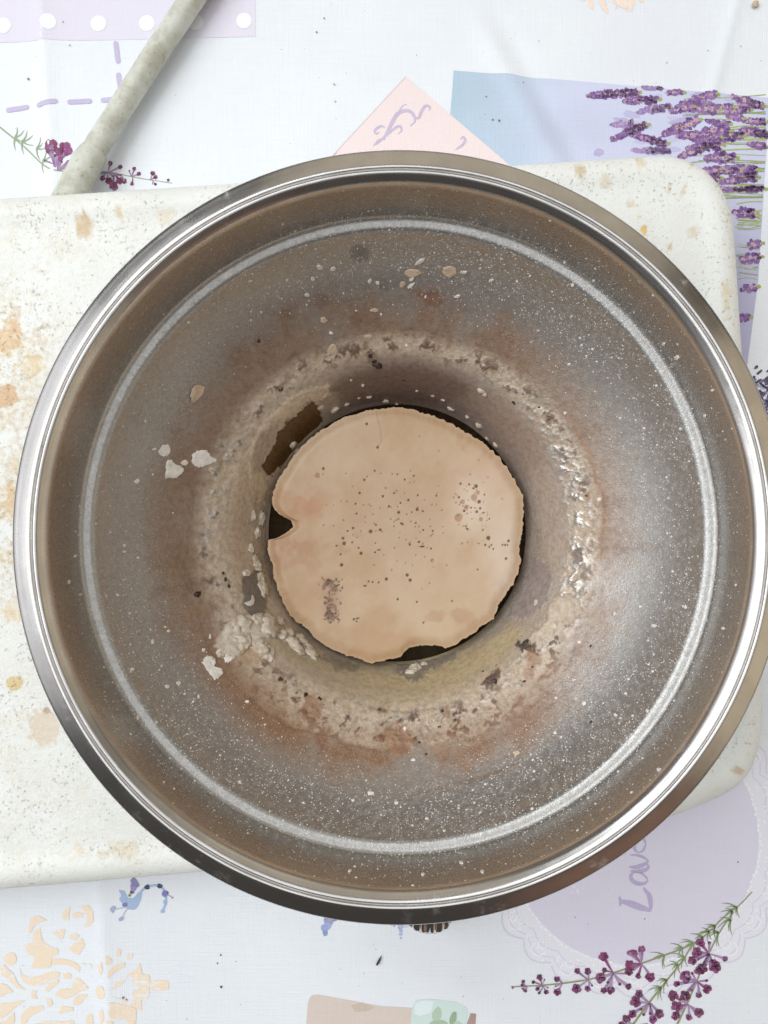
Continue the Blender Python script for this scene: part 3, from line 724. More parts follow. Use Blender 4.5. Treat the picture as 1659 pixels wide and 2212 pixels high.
lathe_part('burner_ring', [(0.0725, ZP-0.003), (0.080, ZP-0.003), (0.086, ZP+0.0005), (0.087, ZP+0.002), (0.084, ZP+0.0035), (0.078, ZP+0.003), (0.0725, ZP+0.0035)], M_chrome, stove)
# control knob on the front, its ribbed chrome cap peeping out under the rim
kx, ky, _ = P(927, 1999, 0.026)
kn = []
for (yy, rr) in [(0.0, 0.0), (0.0, 0.0086), (0.0012, 0.0102), (0.003, 0.0110), (0.012, 0.0112), (0.016, 0.0104), (0.0165, 0.006), (0.045, 0.005), (0.045, 0.0)]:
    kn.append((rr, yy))
na = 120; th = np.linspace(0, 2*np.pi, na, endpoint=False); Vv = []
for (rr, yy) in kn:
    k = 1 + (0.075*np.sign(np.sin(th*14))*(np.abs(np.sin(th*14))**.6) if rr > 0.0095 else 0*th)
    Vv.append(np.stack([rr*k*np.cos(th), np.full(na, yy), rr*k*np.sin(th)], -1))
knob = obj('knob', mesh_np('knob', np.array(Vv).reshape(-1, 3), ring_quads(len(kn), na), M_chrome), stove); knob.location = (kx, ky, 0.026)

# ------------------------------------------------------------------ hose
hose = root('hose', 'thick off-white stained rubber hose lying behind the stove', 'hose')
def tube(name, pts, radf, mat, parent, n=160, m=28, rough=0.0):
    pts = smooth_prof(np.array(pts), n); d_ = np.gradient(pts, axis=0); d_ /= np.linalg.norm(d_, axis=1)[:, None]
    up = np.array([0, 0, 1.0]); a = np.cross(d_, up); a /= np.linalg.norm(a, axis=1)[:, None]; b = np.cross(a, d_)
    th = np.linspace(0, 2*np.pi, m, endpoint=False); r = np.array([radf(i/(n-1)) for i in range(n)])
    rr = r[:, None]*(1 + rough*(fbm(np.repeat(np.arange(n)[:, None]*.12, m, 1), np.cos(th)[None, :]*1.5+0*r[:, None], np.sin(th)[None, :]*1.5+0*r[:, None], octv=3) - .5))
    Vv = pts[:, None, :] + rr[..., None]*(a[:, None, :]*np.cos(th)[None, :, None] + b[:, None, :]*np.sin(th)[None, :, None])
    Vv = Vv.reshape(-1, 3); Qv = ring_quads(n, m)
    Vv = np.vstack([Vv, pts[:1], pts[-1:]]); k = len(Vv)
    tr = [(i, (i+1) % m, k-2) for i in range(m)] + [((n-1)*m+(i+1) % m, (n-1)*m+i, k-1) for i in range(m)]
    return obj(name, mesh_np(name, Vv, Qv, mat, tris=tr), parent)
HZ = 0.0095
tube('tube', [P(620, -330, HZ), P(520, -160, HZ), P(428, -20, HZ), P(335, 118, HZ+.0006), P(258, 238, HZ+.001), P(196, 338, HZ+.003), P(152, 420, HZ+.006), P(120, 480, HZ+.008)], lambda t: 0.0064, M_hose, hose, rough=0.10)
tube('sleeve', [P(206, 326, HZ+.0026), P(186, 356, HZ+.0036), P(152, 424, HZ+.006), P(122, 478, HZ+.008)], lambda t: 0.0080 - 0.0009*math.exp(-t*14) + 0.0009*t, M_hose, hose, n=60, rough=0.14)

# ------------------------------------------------------------------ bowl
bowl = root('bowl', 'wide steel bowl spattered with wax, resting on the white stove', 'bowl', (0, 0, ZR))
rim_prof = smooth_prof([(0.1268, -0.0096), (0.1285, -0.0094), (0.1298, -0.0080), (0.1305, -0.0058), (0.1304, -0.0042), (0.1297, -0.0032), (0.1275, -0.0022), (0.1250, -0.0012), (0.1234, -0.0007), (0.1228, -0.0009)], 60)
rim_prof2 = smooth_prof([(0.1228, -0.0009), (0.12255, -0.0016), (0.1222, -0.0012), (0.1217, -0.0009), (0.1210, -0.0012), (0.1202, -0.0019), (0.1194, -0.0027), (0.11885, -0.0036), (0.1186, -0.0046), (0.1185, -0.0058)], 50)
Vv, Qv = spin(np.vstack([rim_prof, rim_prof2[1:]]), 512)
obj('rim', mesh_np('rim', Vv, Qv, M_rim), bowl)
top_ = smooth_prof([(0.1185, -0.0058), (0.1181, -0.0120), (0.1177, -0.0185), (0.1174, -0.0245), (0.1170, -0.0268), (0.1160, -0.0279), (0.1146, -0.0283), (0.1134, -0.0288), (0.1126, -0.0297), (0.1122, -0.0305)], 120)
TILT = np.array([(270, 69), (300, 69), (345, 66), (362, 55), (382, 34), (400, 33), (430, 35), (480, 38), (520, 42), (560, 49), (600, 60), (664, 70)])   # steepness of the wall on its way down
r_, z_ = 0.1122, -0.0305; mid_ = []
while F*r_/(0.255 - z_) > 285:
    n_ = math.radians(np.interp(F*r_/(0.255 - z_), TILT[:, 0], TILT[:, 1])); r_ -= math.cos(n_)*0.0002; z_ -= math.sin(n_)*0.0002; mid_.append((r_, z_))
CD = -mid_[int(np.argmin([abs(F*a/(0.255-b) - 304) for a, b in mid_]))][1]      # depth at which the wax cake floats
low_ = smooth_prof([(r_, z_), (r_*.96, z_-.0045), (r_*.88, z_-.0095), (r_*.70, z_-.013), (0.0200, z_-.0145), (0.0010, z_-.0145)], 50)
raw_ = np.vstack([top_, np.array(mid_), low_[1:]])
dd_ = np.concatenate([[0], np.cumsum(np.linalg.norm(np.diff(raw_, axis=0), axis=1))]); sv_ = np.linspace(0, dd_[-1], 360)
bprof = np.stack([np.interp(sv_, dd_, raw_[:, 0]), np.interp(sv_, dd_, raw_[:, 1])], -1)
BNA = 1300
th = np.linspace(0, 2*np.pi, BNA, endpoint=False)
BR = np.repeat(bprof[:, 0:1], BNA, 1); BZ = np.repeat(bprof[:, 1:2], BNA, 1); TH = np.repeat(th[None, :], len(bprof), 0)
RHO = F*BR/(0.255 - BZ); BU = AX + RHO*np.cos(TH); BV = AY - RHO*np.sin(TH)
rho_of = F*bprof[:, 0]/(0.255 - bprof[:, 1])
o_ = np.argsort(rho_of); RS, BS = rho_of[o_], bprof[o_]
def on_basin(u, v):
    """point and outward-facing normal on the bowl's inner surface for a measured position"""
    du, dv = u - AX, -(v - AY); rho = math.hypot(du, dv); a = math.atan2(dv, du)
    r = float(np.interp(rho, RS, BS[:, 0])); z = float(np.interp(rho, RS, BS[:, 1]))
    k = int(np.argmin(np.abs(rho_of - rho))); k = min(max(k, 1), len(bprof)-2)
    tr_ = bprof[k+1] - bprof[k-1]; nr, nz = tr_[1], -tr_[0]
    if nz < 0: nr, nz = -nr, -nz
    l = math.hypot(nr, nz); nr, nz = nr/l, nz/l
    return Vector((r*math.cos(a), r*math.sin(a), z)), Vector((nr*math.cos(a), nr*math.sin(a), nz))
bx, by, bz = BR*np.cos(TH), BR*np.sin(TH), BZ
def N(sc, o=4, s=0): return fbm(bx*sc, by*sc, bz*sc, octv=o, seed=s)
nA = N(30, 4, 1); nB = N(90, 4, 2); nC = N(260, 4, 3); nD = N(700, 3, 4)
deg = np.degrees(TH)                          # 0 = right, 90 = away from the viewer
def angw(c, wd):                              # soft window in angle
    dd = np.abs((deg - c + 180) % 360 - 180); return np.exp(-(dd/wd)**2)
cov = np.zeros_like(BR); rgh = np.full_like(BR, 0.26); spk = np.zeros_like(BR); hgt = np.zeros_like(BR)
COL = np.ones(BR.shape + (3,))*np.array(lin((150, 146, 140)))
def lay(m, c, a=1.0, r=None):
    """lay a deposit of colour c where m>0"""
    global COL, cov, rgh
    m = np.clip(m, 0, 1); k = (m*a)
    w_ = k/np.maximum(k + cov*(1-k), 1e-6)
    COL = COL*(1-w_[..., None]) + np.array(lin(c))*w_[..., None]
    cov = cov*(1-k) + k
    if r is not None: rgh = rgh*(1-k) + r*k
slope = sst(668, 655, RHO)*sst(360, 420, RHO)
# spray haze on ledge and slope
lay(sst(692, 684, RHO)*sst(655, 668, RHO)*(0.55+0.4*nC), (172, 170, 166), 0.62, 0.45)
lay(slope*(0.30 + 0.5*nB), (124, 121, 117), 0.42, 0.38)
lay(slope*sst(0.5, 0.62, nD)*(0.4+.6*nB), (196, 192, 186), 0.35, 0.4)
spk = sst(760, 700, RHO)*sst(440, 560, RHO)*(0.45 + 0.5*angw(310, 70) + 0.4*angw(60, 50) + 0.35*angw(235, 40))*sst(.36, .6, nB + .08)
# brown tint of the lower slope
br = np.exp(-((RHO-440)/80)**2)*(1-.45*angw(345, 60))*(0.30 + 0.75*nA + 0.15*angw(85, 50) + 0.15*angw(265, 60) + .1*angw(180, 60))
lay(br, (150, 122, 96), 0.85, 0.42)
lay(np.exp(-((RHO-510)/85)**2)*(.35+.5*nA)*(1-.95*angw(340, 75)), (140, 112, 84), 0.62, 0.42)
lay(np.exp(-((RHO-470)/60)**2)*angw(262, 70)*sst(.3, .65, nA*.6+nB*.4), (150, 108, 72), 0.55, 0.42)
lay(np.exp(-((RHO-460)/55)**2)*angw(80, 60)*sst(.3, .65, nA*.6+nB*.4), (146, 108, 78), 0.5, 0.42)
lay(np.exp(-((RHO-490)/55)**2)*angw(90, 40)*sst(.32, .62, nA*.5+nB*.5), (136, 94, 60), 0.75, 0.4)
lay(np.exp(-((RHO-520)/40)**2)*angw(118, 22)*sst(.40, .64, nA*.4+nB*.6), (120, 92, 66), 0.5, 0.4)
lay(np.exp(-((RHO-470)/34)**2)*angw(265, 45)*sst(.36, .60, nA*.4+nB*.6), (146, 98, 60), 0.7, 0.42)
lay(np.exp(-((RHO-500)/60)**2)*angw(278, 42)*sst(.30, .62, nA*.6+nB*.4), (148, 106, 66), 0.72, 0.42)
lay(np.exp(-((RHO-425)/26)**2)*angw(322, 14)*sst(.34, .56, nB), (158, 106, 58), 0.8, 0.42)
lay(np.exp(-((RHO-425)/22)**2)*angw(8, 22)*sst(.40, .58, nB), (176, 134, 84), 0.7, 0.42)
lay(np.exp(-((RHO-470)/60)**2)*angw(180, 40)*sst(.34, .62, nA), (140, 112, 88), 0.5, 0.42)
lay(np.exp(-((RHO-455)/50)**2)*angw(0, 40)*sst(.3, .6, nA), (186, 164, 150), 0.55, 0.42)
lay(np.exp(-((RHO-560)/70)**2)*angw(5, 45), (176, 172, 168), 0.35, 0.42)  # paler grey on the right side of the slope
# well wall below the bend: thin skins of wax over stained steel, plus painted shade at the far side
well = sst(408, 396, RHO)
lay(well*angw(90, 46), (128, 106, 98), 0.85, 0.38)
lay(well*angw(90, 34)*sst(372, 318, RHO), (104, 80, 70), 0.7, 0.34)  # shade of the narrow cavity put into the colour, darker towards the cake
lay(well*angw(155, 42), (214, 194, 170), 0.9, 0.40)
lay(well*angw(205, 32), (210, 192, 170), 0.85, 0.40)
lay(well*angw(282, 50), (196, 178, 144), 0.9, 0.32)
lay(well*angw(0, 42), (192, 172, 152), 0.70, 0.28)
lay(well*angw(40, 22), (166, 144, 132), 0.8, 0.34)
# the bend: cream crust, pitted and scorched
cr = np.exp(-((RHO - (405 + 22*(nA-.5)))/ (24 + 10*angw(240, 50) + 14*angw(285, 40)))**2)
crust = cr*sst(.30, .50, nB*.5 + nC*.5 + .05*angw(90, 60) + .03*angw(250, 60))
lay(cr*sst(.25, .5, nA*.5+nB*.5), (178, 154, 128), 0.75, 0.40)
lay(crust, (206, 189, 168), 0.72, 0.33); hgt = hgt + crust*(0.00022 + 0.0007*np.abs(nC-.5)*2 + .0004*nD)
cr2 = np.exp(-((RHO - (452 + 30*(nA-.5)))/20)**2)*angw(270, 40)*sst(.40, .52, nB*.55 + nC*.45)
lay(cr2, (190, 170, 148), 0.9, 0.48); hgt = hgt + cr2*0.0004
lay(np.exp(-((RHO-388)/34)**2)*angw(358, 40)*sst(.42, .58, nC), (214, 204, 192), 0.6, 0.20)
hgt = hgt + np.exp(-((RHO-392)/34)**2)*angw(0, 46)*(0.0009*(nC-.5) + .0006*(nD-.5))
lay(np.exp(-((RHO-420)/16)**2)*(angw(322, 10)+angw(335, 10))*sst(.34, .5, nB), (206, 190, 170), 0.95, 0.5)
def polish(m, r, c=0.25):
    global cov, rgh
    m = np.clip(m, 0, 1); cov = cov*(1-m) + c*m; rgh = rgh*(1-m) + r*m
polish(np.exp(-((RHO-395)/30)**2)*angw(2, 44)*sst(.42, .56, nC*.6+nD*.4)*.9, .20, .15)
polish(np.exp(-((RHO-405)/26)**2)*angw(172, 34)*sst(.46, .58, nC*.6+nD*.4)*.8, .22, .25)
polish(np.exp(-((RHO-395)/20)**2)*angw(268, 26)*sst(.46, .58, nC*.6+nD*.4)*.8, .22, .25)
hgt = hgt + np.exp(-((RHO-402)/34)**2)*(.4+.6*angw(175, 50))*(.0007*(nC-.5) + .0006*(nD-.5))
# scorched grains along the crust
sc_ = np.exp(-((RHO-(408+26*(nA-.5)))/26)**2)*sst(.585, .66, nC*.7 + nD*.3 + .05*angw(270, 50) + .03*angw(48, 30) + .03*angw(110, 22))
lay(sc_, (92, 60, 42), 0.85, 0.4)
sc_ = np.exp(-((RHO-(440+40*(nA-.5)))/34)**2)*angw(275, 52)*sst(.555, .62, nC*.65 + nD*.35)
lay(sc_, (122, 72, 42), 0.85, 0.42); hgt = hgt + sc_*0.0003
# tide marks left by the falling level
for (r0, amp, wd, c, a_, ac, aw_) in [(468, 46, 4.0, (112, 76, 50), .6, 265, 60), (492, 60, 3.0, (128, 92, 62), .5, 280, 50), (445, 40, 3.5, (108, 74, 50), .5, 100, 60), (520, 50, 3.0, (126, 96, 70), .4, 95, 45),
                                     (436, 36, 4.0, (150, 104, 60), .6, 5, 40), (452, 50, 3.0, (120, 90, 66), .45, 185, 45), (383, 30, 3.0, (120, 92, 66), .5, 270, 70), (372, 34, 3.0, (150, 132, 110), .5, 150, 50)]:
    tm = RHO - (r0 + amp*(nA-.5) + amp*.9*(nB-.5))
    lay((np.exp(-(tm/wd)**2) + .35*sst(0, 3, tm)*sst(26, 4, tm))*angw(ac, aw_)*sst(.38, .56, nB*.5+nC*.5), c, a_, .4)
# shaped patches, each placed where it sits in the bowl
def patch(pts, c, a=0.95, r=None, edge=7, h=0.0, jag=10):
    pts = np.array(pts, float); x = BU + (nC-.5)*2*jag; y = BV + (nD-.5)*2*jag
    ins = np.zeros(x.shape, bool); dmin = np.full(x.shape, 1e9); n = len(pts)
    sel = (x > pts[:, 0].min()-30) & (x < pts[:, 0].max()+30) & (y > pts[:, 1].min()-30) & (y < pts[:, 1].max()+30) & (RHO > 285) & (RHO < 700)
    xs, ys = x[sel], y[sel]; i_ = np.zeros(xs.shape, bool); d_ = np.full(xs.shape, 1e9)
    for k in range(n):
        (x1, y1), (x2, y2) = pts[k], pts[(k+1) % n]
        cnd = ((y1 > ys) != (y2 > ys)); xi = (x2-x1)*(ys-y1)/(y2-y1+1e-9) + x1; i_ ^= cnd & (xs < xi)
        L2 = (x2-x1)**2+(y2-y1)**2+1e-9; t_ = np.clip(((xs-x1)*(x2-x1)+(ys-y1)*(y2-y1))/L2, 0, 1)
        d_ = np.minimum(d_, np.hypot(xs-(x1+t_*(x2-x1)), ys-(y1+t_*(y2-y1))))
    m = np.zeros(x.shape); m[sel] = sst(-edge/2, edge/2, np.where(i_, d_, -d_))
    lay(m, c, a, r)
    global hgt
    if h: hgt = hgt + m*h
Z = ZM(900, 1400, 1300)
def zp(*a): return [Z(*p) for p in a]
patch(zp((95,640),(90,520),(110,400),(180,290),(280,200),(400,135),(490,125),(500,170),(440,215),(380,215),(290,300),(240,350),(225,400),(190,450),(160,540),(165,590),(190,640),(160,720),(110,700)), (212,192,166), .95, .40, 6, .0004)
patch(zp((160,560),(170,500),(215,420),(235,360),(290,310),(370,240),(400,205),(440,240),(460,300),(440,350),(350,420),(280,520),(200,590)), (96,66,26), .97, .25, 5, -.0004)
patch(zp((100,480),(130,400),(190,330),(250,290),(230,350),(190,420),(160,500),(150,560),(110,560)), (176,158,146), .7, .4, 8)
patch(zp((500,150),(560,90),(680,50),(900,30),(1080,70),(1190,130),(1180,190),(1050,215),(900,225),(760,215),(640,240),(560,215)), (118,98,90), .75, .36, 24)
patch(zp((90,640),(130,720),(190,760),(180,900),(170,1040),(200,1100),(190,1200),(120,1170),(80,1060),(95,900),(110,800)), (196,176,150), .7, .45, 8, .0002)
patch(zp((60,1090),(130,1060),(170,1170),(180,1260),(110,1290),(60,1250)), (112,106,100), .85, .3, 8)
patch(zp((0,1310),(60,1285),(160,1275),(220,1310),(200,1380),(130,1400),(220,1440),(220,1510),(150,1480),(90,1430),(60,1470),(0,1500),(-80,1440),(-40,1370)), (214,202,186), .95, .5, 6, .0008)
patch(zp((200,1390),(300,1340),(420,1430),(470,1500),(640,1540),(600,1580),(420,1540),(280,1480)), (182,170,140), .8, .35, 10)
patch(zp((640,1540),(830,1560),(1060,1500),(1290,1400),(1400,1330),(1460,1370),(1330,1500),(1140,1590),(900,1640),(640,1620)), (196,178,140), .7, .30, 16)
patch(zp((830,1500),(1060,1470),(1110,1455),(1130,1490),(1060,1520),(960,1570),(930,1610),(870,1600),(820,1540)), (138,128,120), .85, .3, 7, .0003)
patch(zp((430,1470),(520,1490),(650,1525),(640,1560),(520,1540)), (120,110,98), .7, .3, 8)
patch(zp((1500,985),(1590,1030),(1610,1090),(1590,1200),(1520,1270),(1450,1300),(1380,1290),(1430,1180),(1480,1060)), (160,148,144), .95, .28, 5, .0004)
patch(zp((1600,1190),(1700,1180),(1760,1260),(1680,1330),(1580,1420),(1500,1440),(1480,1390),(1570,1310)), (204,188,168), .95, .5, 6, .0007)
patch(zp((1480,560),(1580,540),(1640,640),(1660,800),(1640,1000),(1590,1010),(1540,860),(1500,700)), (196,180,168), .45, .22, 18)
patch(zp((1430,1410),(1530,1420),(1520,1470),(1440,1460)), (62,46,40), .9, .4, 6, .0006, 14)
patch(zp((1240,1630),(1330,1540),(1350,1560),(1290,1640)), (92,62,52), .9, .4, 6, .0006, 12)
for (u, v, r, c) in [(800,768,15,(84,58,44)), (790,745,8,(110,80,56)), (604,838,8,(66,44,40)), (610,828,7,(150,104,60)), (1186,905,12,(112,72,42)), (1262,1060,10,(150,92,44)), (1266,1075,8,(128,76,38)), (425,1282,9,(84,56,46)), (480,1245,6,(60,44,38)),
                     (490,1262,5,(60,44,38)), (556,733,6,(120,82,54)), (675,1525,26,(146,92,56)), (610,1467,14,(120,76,50)), (822,1530,12,(110,66,44)), (960,1535,14,(120,74,46)), (1060,1476,14,(96,66,54)), (1062,1465,8,(72,52,48)), (980,1552,6,(56,46,42)),
                     (1150,1420,20,(152,98,54)), (1140,1450,16,(150,96,56)), (1272,1392,4,(70,48,40)), (1302,1275,4,(180,120,50)), (860,1590,34,(150,100,60)), (700,1590,18,(140,96,62)), (935,640,22,(132,84,54)), (905,632,16,(138,92,60)), (830,610,14,(112,96,86)),
                     (775,540,20,(104,94,86)), (770,690,14,(128,98,70)), (1085,680,16,(140,108,84)), (1000,775,5,(50,38,34)), (1308,850,6,(150,146,142)), (540,1410,22,(184,150,116)), (372,640,4,(30,28,28)), (360,640,4,(60,54,50))]:
    patch([(u + r*math.cos(a)*random.uniform(.7, 1.2), v + r*math.sin(a)*random.uniform(.7, 1.2)) for a in np.linspace(0, 6.283, 9)[:-1]], c, .55, .4, 10, 0, 16)
for (x0, y0, x1, y1, c) in [(885, 1714, 1100, 1650, (120, 98, 76)), (930, 1712, 1120, 1640, (128, 104, 80)), (1000, 1690, 1090, 1655, (110, 90, 72))]:
    patch([(x0, y0), (x1, y1), (x1+2, y1+3), (x0+2, y0+3)], c, .7, .4, 3, 0, 3)
for k in range(34):                                     # run lines down to the bend
    a = random.uniform(0, 6.283); r0 = random.uniform(430, 580); r1 = random.uniform(395, 425); w_ = random.uniform(5, 11); da = random.uniform(-.03, .03)
    q_ = [(AX + r0*math.cos(a) - w_*math.sin(a), AY - r0*math.sin(a) - w_*math.cos(a)), (AX + r0*math.cos(a) + w_*math.sin(a), AY - r0*math.sin(a) + w_*math.cos(a)),
          (AX + r1*math.cos(a+da) + 1.6*w_*math.sin(a), AY - r1*math.sin(a+da) + 1.6*w_*math.cos(a)), (AX + r1*math.cos(a+da) - 1.6*w_*math.sin(a), AY - r1*math.sin(a+da) - 1.6*w_*math.cos(a))]
    patch(q_, random.choice([(134, 96, 64), (150, 118, 88), (176, 158, 138), (120, 86, 60)]), random.uniform(.12, .3), .4, 14, 0, 22)
# displacement along the surface normal
tr_ = np.gradient(bprof, axis=0); nr, nz = tr_[:, 1], -tr_[:, 0]; sg = np.where(nz < 0, -1, 1); l = np.hypot(nr, nz)
nr = nr*sg/l; nz = nz*sg/l
hgt = hgt + 0.00006*(nC-.5)*slope
BRd = BR + nr[:, None]*hgt; BZd = BZ + nz[:, None]*hgt
V = np.stack([BRd*np.cos(TH), BRd*np.sin(TH), BZd], -1).reshape(-1, 3)
Q = ring_quads(len(bprof), BNA)
basin = obj('basin', mesh_np('basin', V, Q, M_basin, cols={'Col': np.clip(COL, 0, 1).reshape(-1, 3), 'Msk': np.clip(np.stack([cov, rgh, spk], -1), 0, 1).reshape(-1, 3)}), bowl)
outer = np.vstack([[(0.1268, -0.0096), (0.1225, -0.0080), (0.1200, -0.0095)], bprof[30:-6:10] + np.array([0.0013, -0.0016]), [(0.0, -0.1146)]])
lathe_part('outer_shell', outer, M_rim, bowl, 160)

# spray of tiny wax drops dried on the wall
Vs, Ts = [], []
def drop(u, v, r, el=1.0, ea=0.0, h=0.45, n=7):
    p, nn = on_basin(u, v); tx_ = nn.orthogonal().normalized(); ty_ = nn.cross(tx_)
    rad_ = Vector((p.x, p.y, 0)).normalized(); rad_ = (rad_ - nn*rad_.dot(nn)).normalized(); tan_ = nn.cross(rad_)
    b = len(Vs); ph = random.random()*6
    for i in range(n):
        a = ph + 2*math.pi*i/n; k = r*random.uniform(.85, 1.15)
        Vs.append(p + rad_*(k*el*math.cos(a)) + tan_*(k*math.sin(a)) - nn*0.00004)
    for i in range(n):
        a = ph + 2*math.pi*i/n; k = r*.6
        Vs.append(p + rad_*(k*el*math.cos(a)) + tan_*(k*math.sin(a)) + nn*(r*h*.8))
    Vs.append(p + nn*(r*h))
    for i in range(n):
        j = (i+1) % n; Ts.append((b+i, b+j, b+n+j)); Ts.append((b+i, b+n+j, b+n+i)); Ts.append((b+n+i, b+n+j, b+2*n))
cnt = 0
while cnt < 6500:
    rho = random.choice([random.uniform(470, 690), random.uniform(560, 735), random.gauss(640, 50), random.uniform(690, 775)]); a = random.uniform(0, 2*math.pi)
    if not 440 < rho < 770: continue
    dg = math.degrees(a)
    def aw(c, wd): return math.exp(-(abs((dg-c+180) % 360-180)/wd)**2)
    p_ = 0.20 + 0.55*aw(300, 60) + 0.42*aw(60, 45) + 0.45*aw(225, 28) + .25*aw(95, 25) - .1*aw(160, 40)
    if rho > 700: p_ *= 0.45 * (1.0 if rho < 740 else .5)
    if rho < 520: p_ *= 0.5
    if random.random() > p_: continue
    r = 0.00015 + 0.00018*random.random()**2 + (0.00032*random.random() if random.random() < .06 else 0) + (.0004 if random.random() < .006 else 0)
    drop(AX + rho*math.cos(a), AY - rho*math.sin(a), r, random.uniform(.8, 1.5)); cnt += 1
sp = obj('spray_drops', mesh_np('spray_drops', np.array([tuple(v) for v in Vs]), None, M_spray, tris=Ts), bowl)
sp['kind'] = 'stuff'

def flake_mesh(name, pts, mat, h=0.0007, lift=0.00015, curl=0.0):
    """a thin chip of wax lying on the bowl wall"""
    pts = smooth_prof(np.array(list(pts) + [pts[0]]), max(20, len(pts)*5))[:-1]; n = len(pts); c = pts.mean(0)
    sz = np.abs(pts - c).mean(); pts = c + (pts - c)*(1 + np.array([[random.uniform(-.10, .10)] for _ in range(n)])); h *= 0.5
    vs, qs = [], []
    for s, hh in ((1.0, -.0001), (1.0, h*.35), (.93, h*.8), (.62, h), (.3, h*.9)):
        for (u, v) in pts:
            uu, vv = c[0] + (u-c[0])*s, c[1] + (v-c[1])*s
            jit_ = 0 if s == 1 else random.uniform(-.35, .35)*h
            p, nn = on_basin(uu, vv); vs.append(p + nn*(hh + lift + jit_ + curl*max(0, (c[0]-uu))/60))
    p, nn = on_basin(*c); vs.append(p + nn*(h + lift))
    k = len(vs)-1; tr2 = [(4*n+i, 4*n+(i+1) % n, k) for i in range(n)]
    o = obj(name, mesh_np(name, np.array([tuple(x) for x in vs]), ring_quads(5, n), mat, tris=tr2), bowl); return o
def rblob(u, v, rx, ry, rot=0, n=9, j=.2):
    return [(u + (rx*math.cos(a)*math.cos(rot) - ry*math.sin(a)*math.sin(rot))*random.uniform(1-j, 1+j), v + (rx*math.cos(a)*math.sin(rot) + ry*math.sin(a)*math.cos(rot))*random.uniform(1-j, 1+j)) for a in np.linspace(0, 2*math.pi, n+1)[:-1]]
Zl = ZM(0, 1000, 1000); Zl2 = ZM(0, 2000, 1000); Zt = ZM(1000, 1000, 1000); Zb = ZM(1000, 2000, 1000)
flake_mesh('wax_flake', [Zl(*p) for p in [(1070,1318),(1095,1318),(1130,1345),(1168,1360),(1180,1385),(1140,1430),(1085,1438),(1060,1435),(1062,1380)]], M_flake, .0008)
flake_mesh('wax_flake', [Zl(*p) for p in [(1235,1290),(1270,1260),(1330,1258),(1360,1290),(1395,1325),(1340,1350),(1280,1368),(1240,1340)]], M_flake, .0007)
flake_mesh('wax_flake', [Zl(*p) for p in [(1015,1255),(1040,1222),(1075,1218),(1095,1250),(1085,1285),(1050,1298),(1020,1285)]], M_flake, .0007)
flake_mesh('wax_flake', [Zl(*p) for p in [(1160,1335),(1190,1318),(1212,1335),(1195,1355),(1170,1352)]], M_flake, .0006)
flake_mesh('wax_flake', [Zl(*p) for p in [(850,1460),(880,1440),(895,1455),(870,1475)]], M_flake, .0006)
flake_mesh('wax_flake', [Zl(*p) for p in [(1218,900),(1230,850),(1270,825),(1310,840),(1300,890),(1265,935),(1235,945)]], M_flake_tan, .0006, .0002, .0012)
flake_mesh('wax_flake', [Zl(*p) for p in [(970,1245),(998,1238),(1000,1252),(975,1256)]], M_flake, .0005)
flake_mesh('wax_flake', [Zl(*p) for p in [(1340,1375),(1365,1365),(1380,1385),(1355,1400)]], M_flake_tan, .0005)
flake_mesh('wax_flake', [Zt(*p) for p in [(1215,60),(1260,50),(1300,65),(1305,95),(1265,130),(1235,120),(1215,95)]], M_flake_tan, .0008)
flake_mesh('wax_flake', [Zt(*p) for p in [(960,95),(985,72),(1040,72),(1080,90),(1055,110),(1010,125),(975,115)]], M_flake_tan, .0008)
flake_mesh('wax_flake', [Zt(*p) for p in [(1025,45),(1060,5),(1095,0),(1080,25),(1040,45)]], M_flake, .0007)
flake_mesh('wax_flake', [Zt(*p) for p in [(980,190),(1000,170),(1030,160),(1015,185),(990,198)]], M_flake, .0006)
flake_mesh('wax_flake', [Zt(*p) for p in [(990,145),(1010,120),(1028,125),(1010,150)]], M_flake, .0006)
flake_mesh('wax_flake', [Zt(*p) for p in [(930,165),(950,150),(972,165),(950,192),(932,185)]], M_flake_tan, .0006)
for (x, y, rx, ry, ro) in [(408,55,22,17,.2), (494,68,20,14,-.6), (326,238,18,14,0), (434,404,24,19,0), (482,489,14,10,0), (490,600,30,38,.5), (725,512,24,13,0), (362,130,14,14,0), (1308,252,20,10,-.3), (770,340,26,12,0), (970,570,18,12,0), (1530,148,16,10,-.4), (735,148,12,18,.5), (1355,92,18,9,-.3), (788,160,14,12,0)]:
    u, v = Zt(x, y); flake_mesh('wax_flake', rblob(u, v, rx/3, ry/3, ro), M_flake if rx < 24 else M_flake_tan, .0007)
flake_mesh('wax_flake', [Zl2(*p) for p in [(1400,900),(1440,890),(1450,850),(1500,800),(1560,770),(1580,720),(1640,690),(1680,720),(1640,770),(1590,830),(1560,900),(1500,960),(1465,978),(1445,940),(1410,925)]], M_flake, .0012)
flake_mesh('wax_flake', [Zl2(*p) for p in [(1310,975),(1330,935),(1380,940),(1400,975),(1390,1000),(1440,1015),(1440,1050),(1400,1085),(1370,1060),(1340,1020)]], M_flake, .0010)
flake_mesh('wax_flake', [Zl2(*p) for p in [(1308,885),(1330,885),(1325,905),(1312,905)]], M_flake, .0006)
flake_mesh('wax_flake', [Zl2(*p) for p in [(1580,590),(1625,570),(1632,535),(1645,560),(1640,600),(1615,610)]], M_flake, .0008)
flake_mesh('wax_flake', [Zl2(*p) for p in [(1570,390),(1600,372),(1620,390),(1610,415),(1580,415)]], M_flake, .0009)
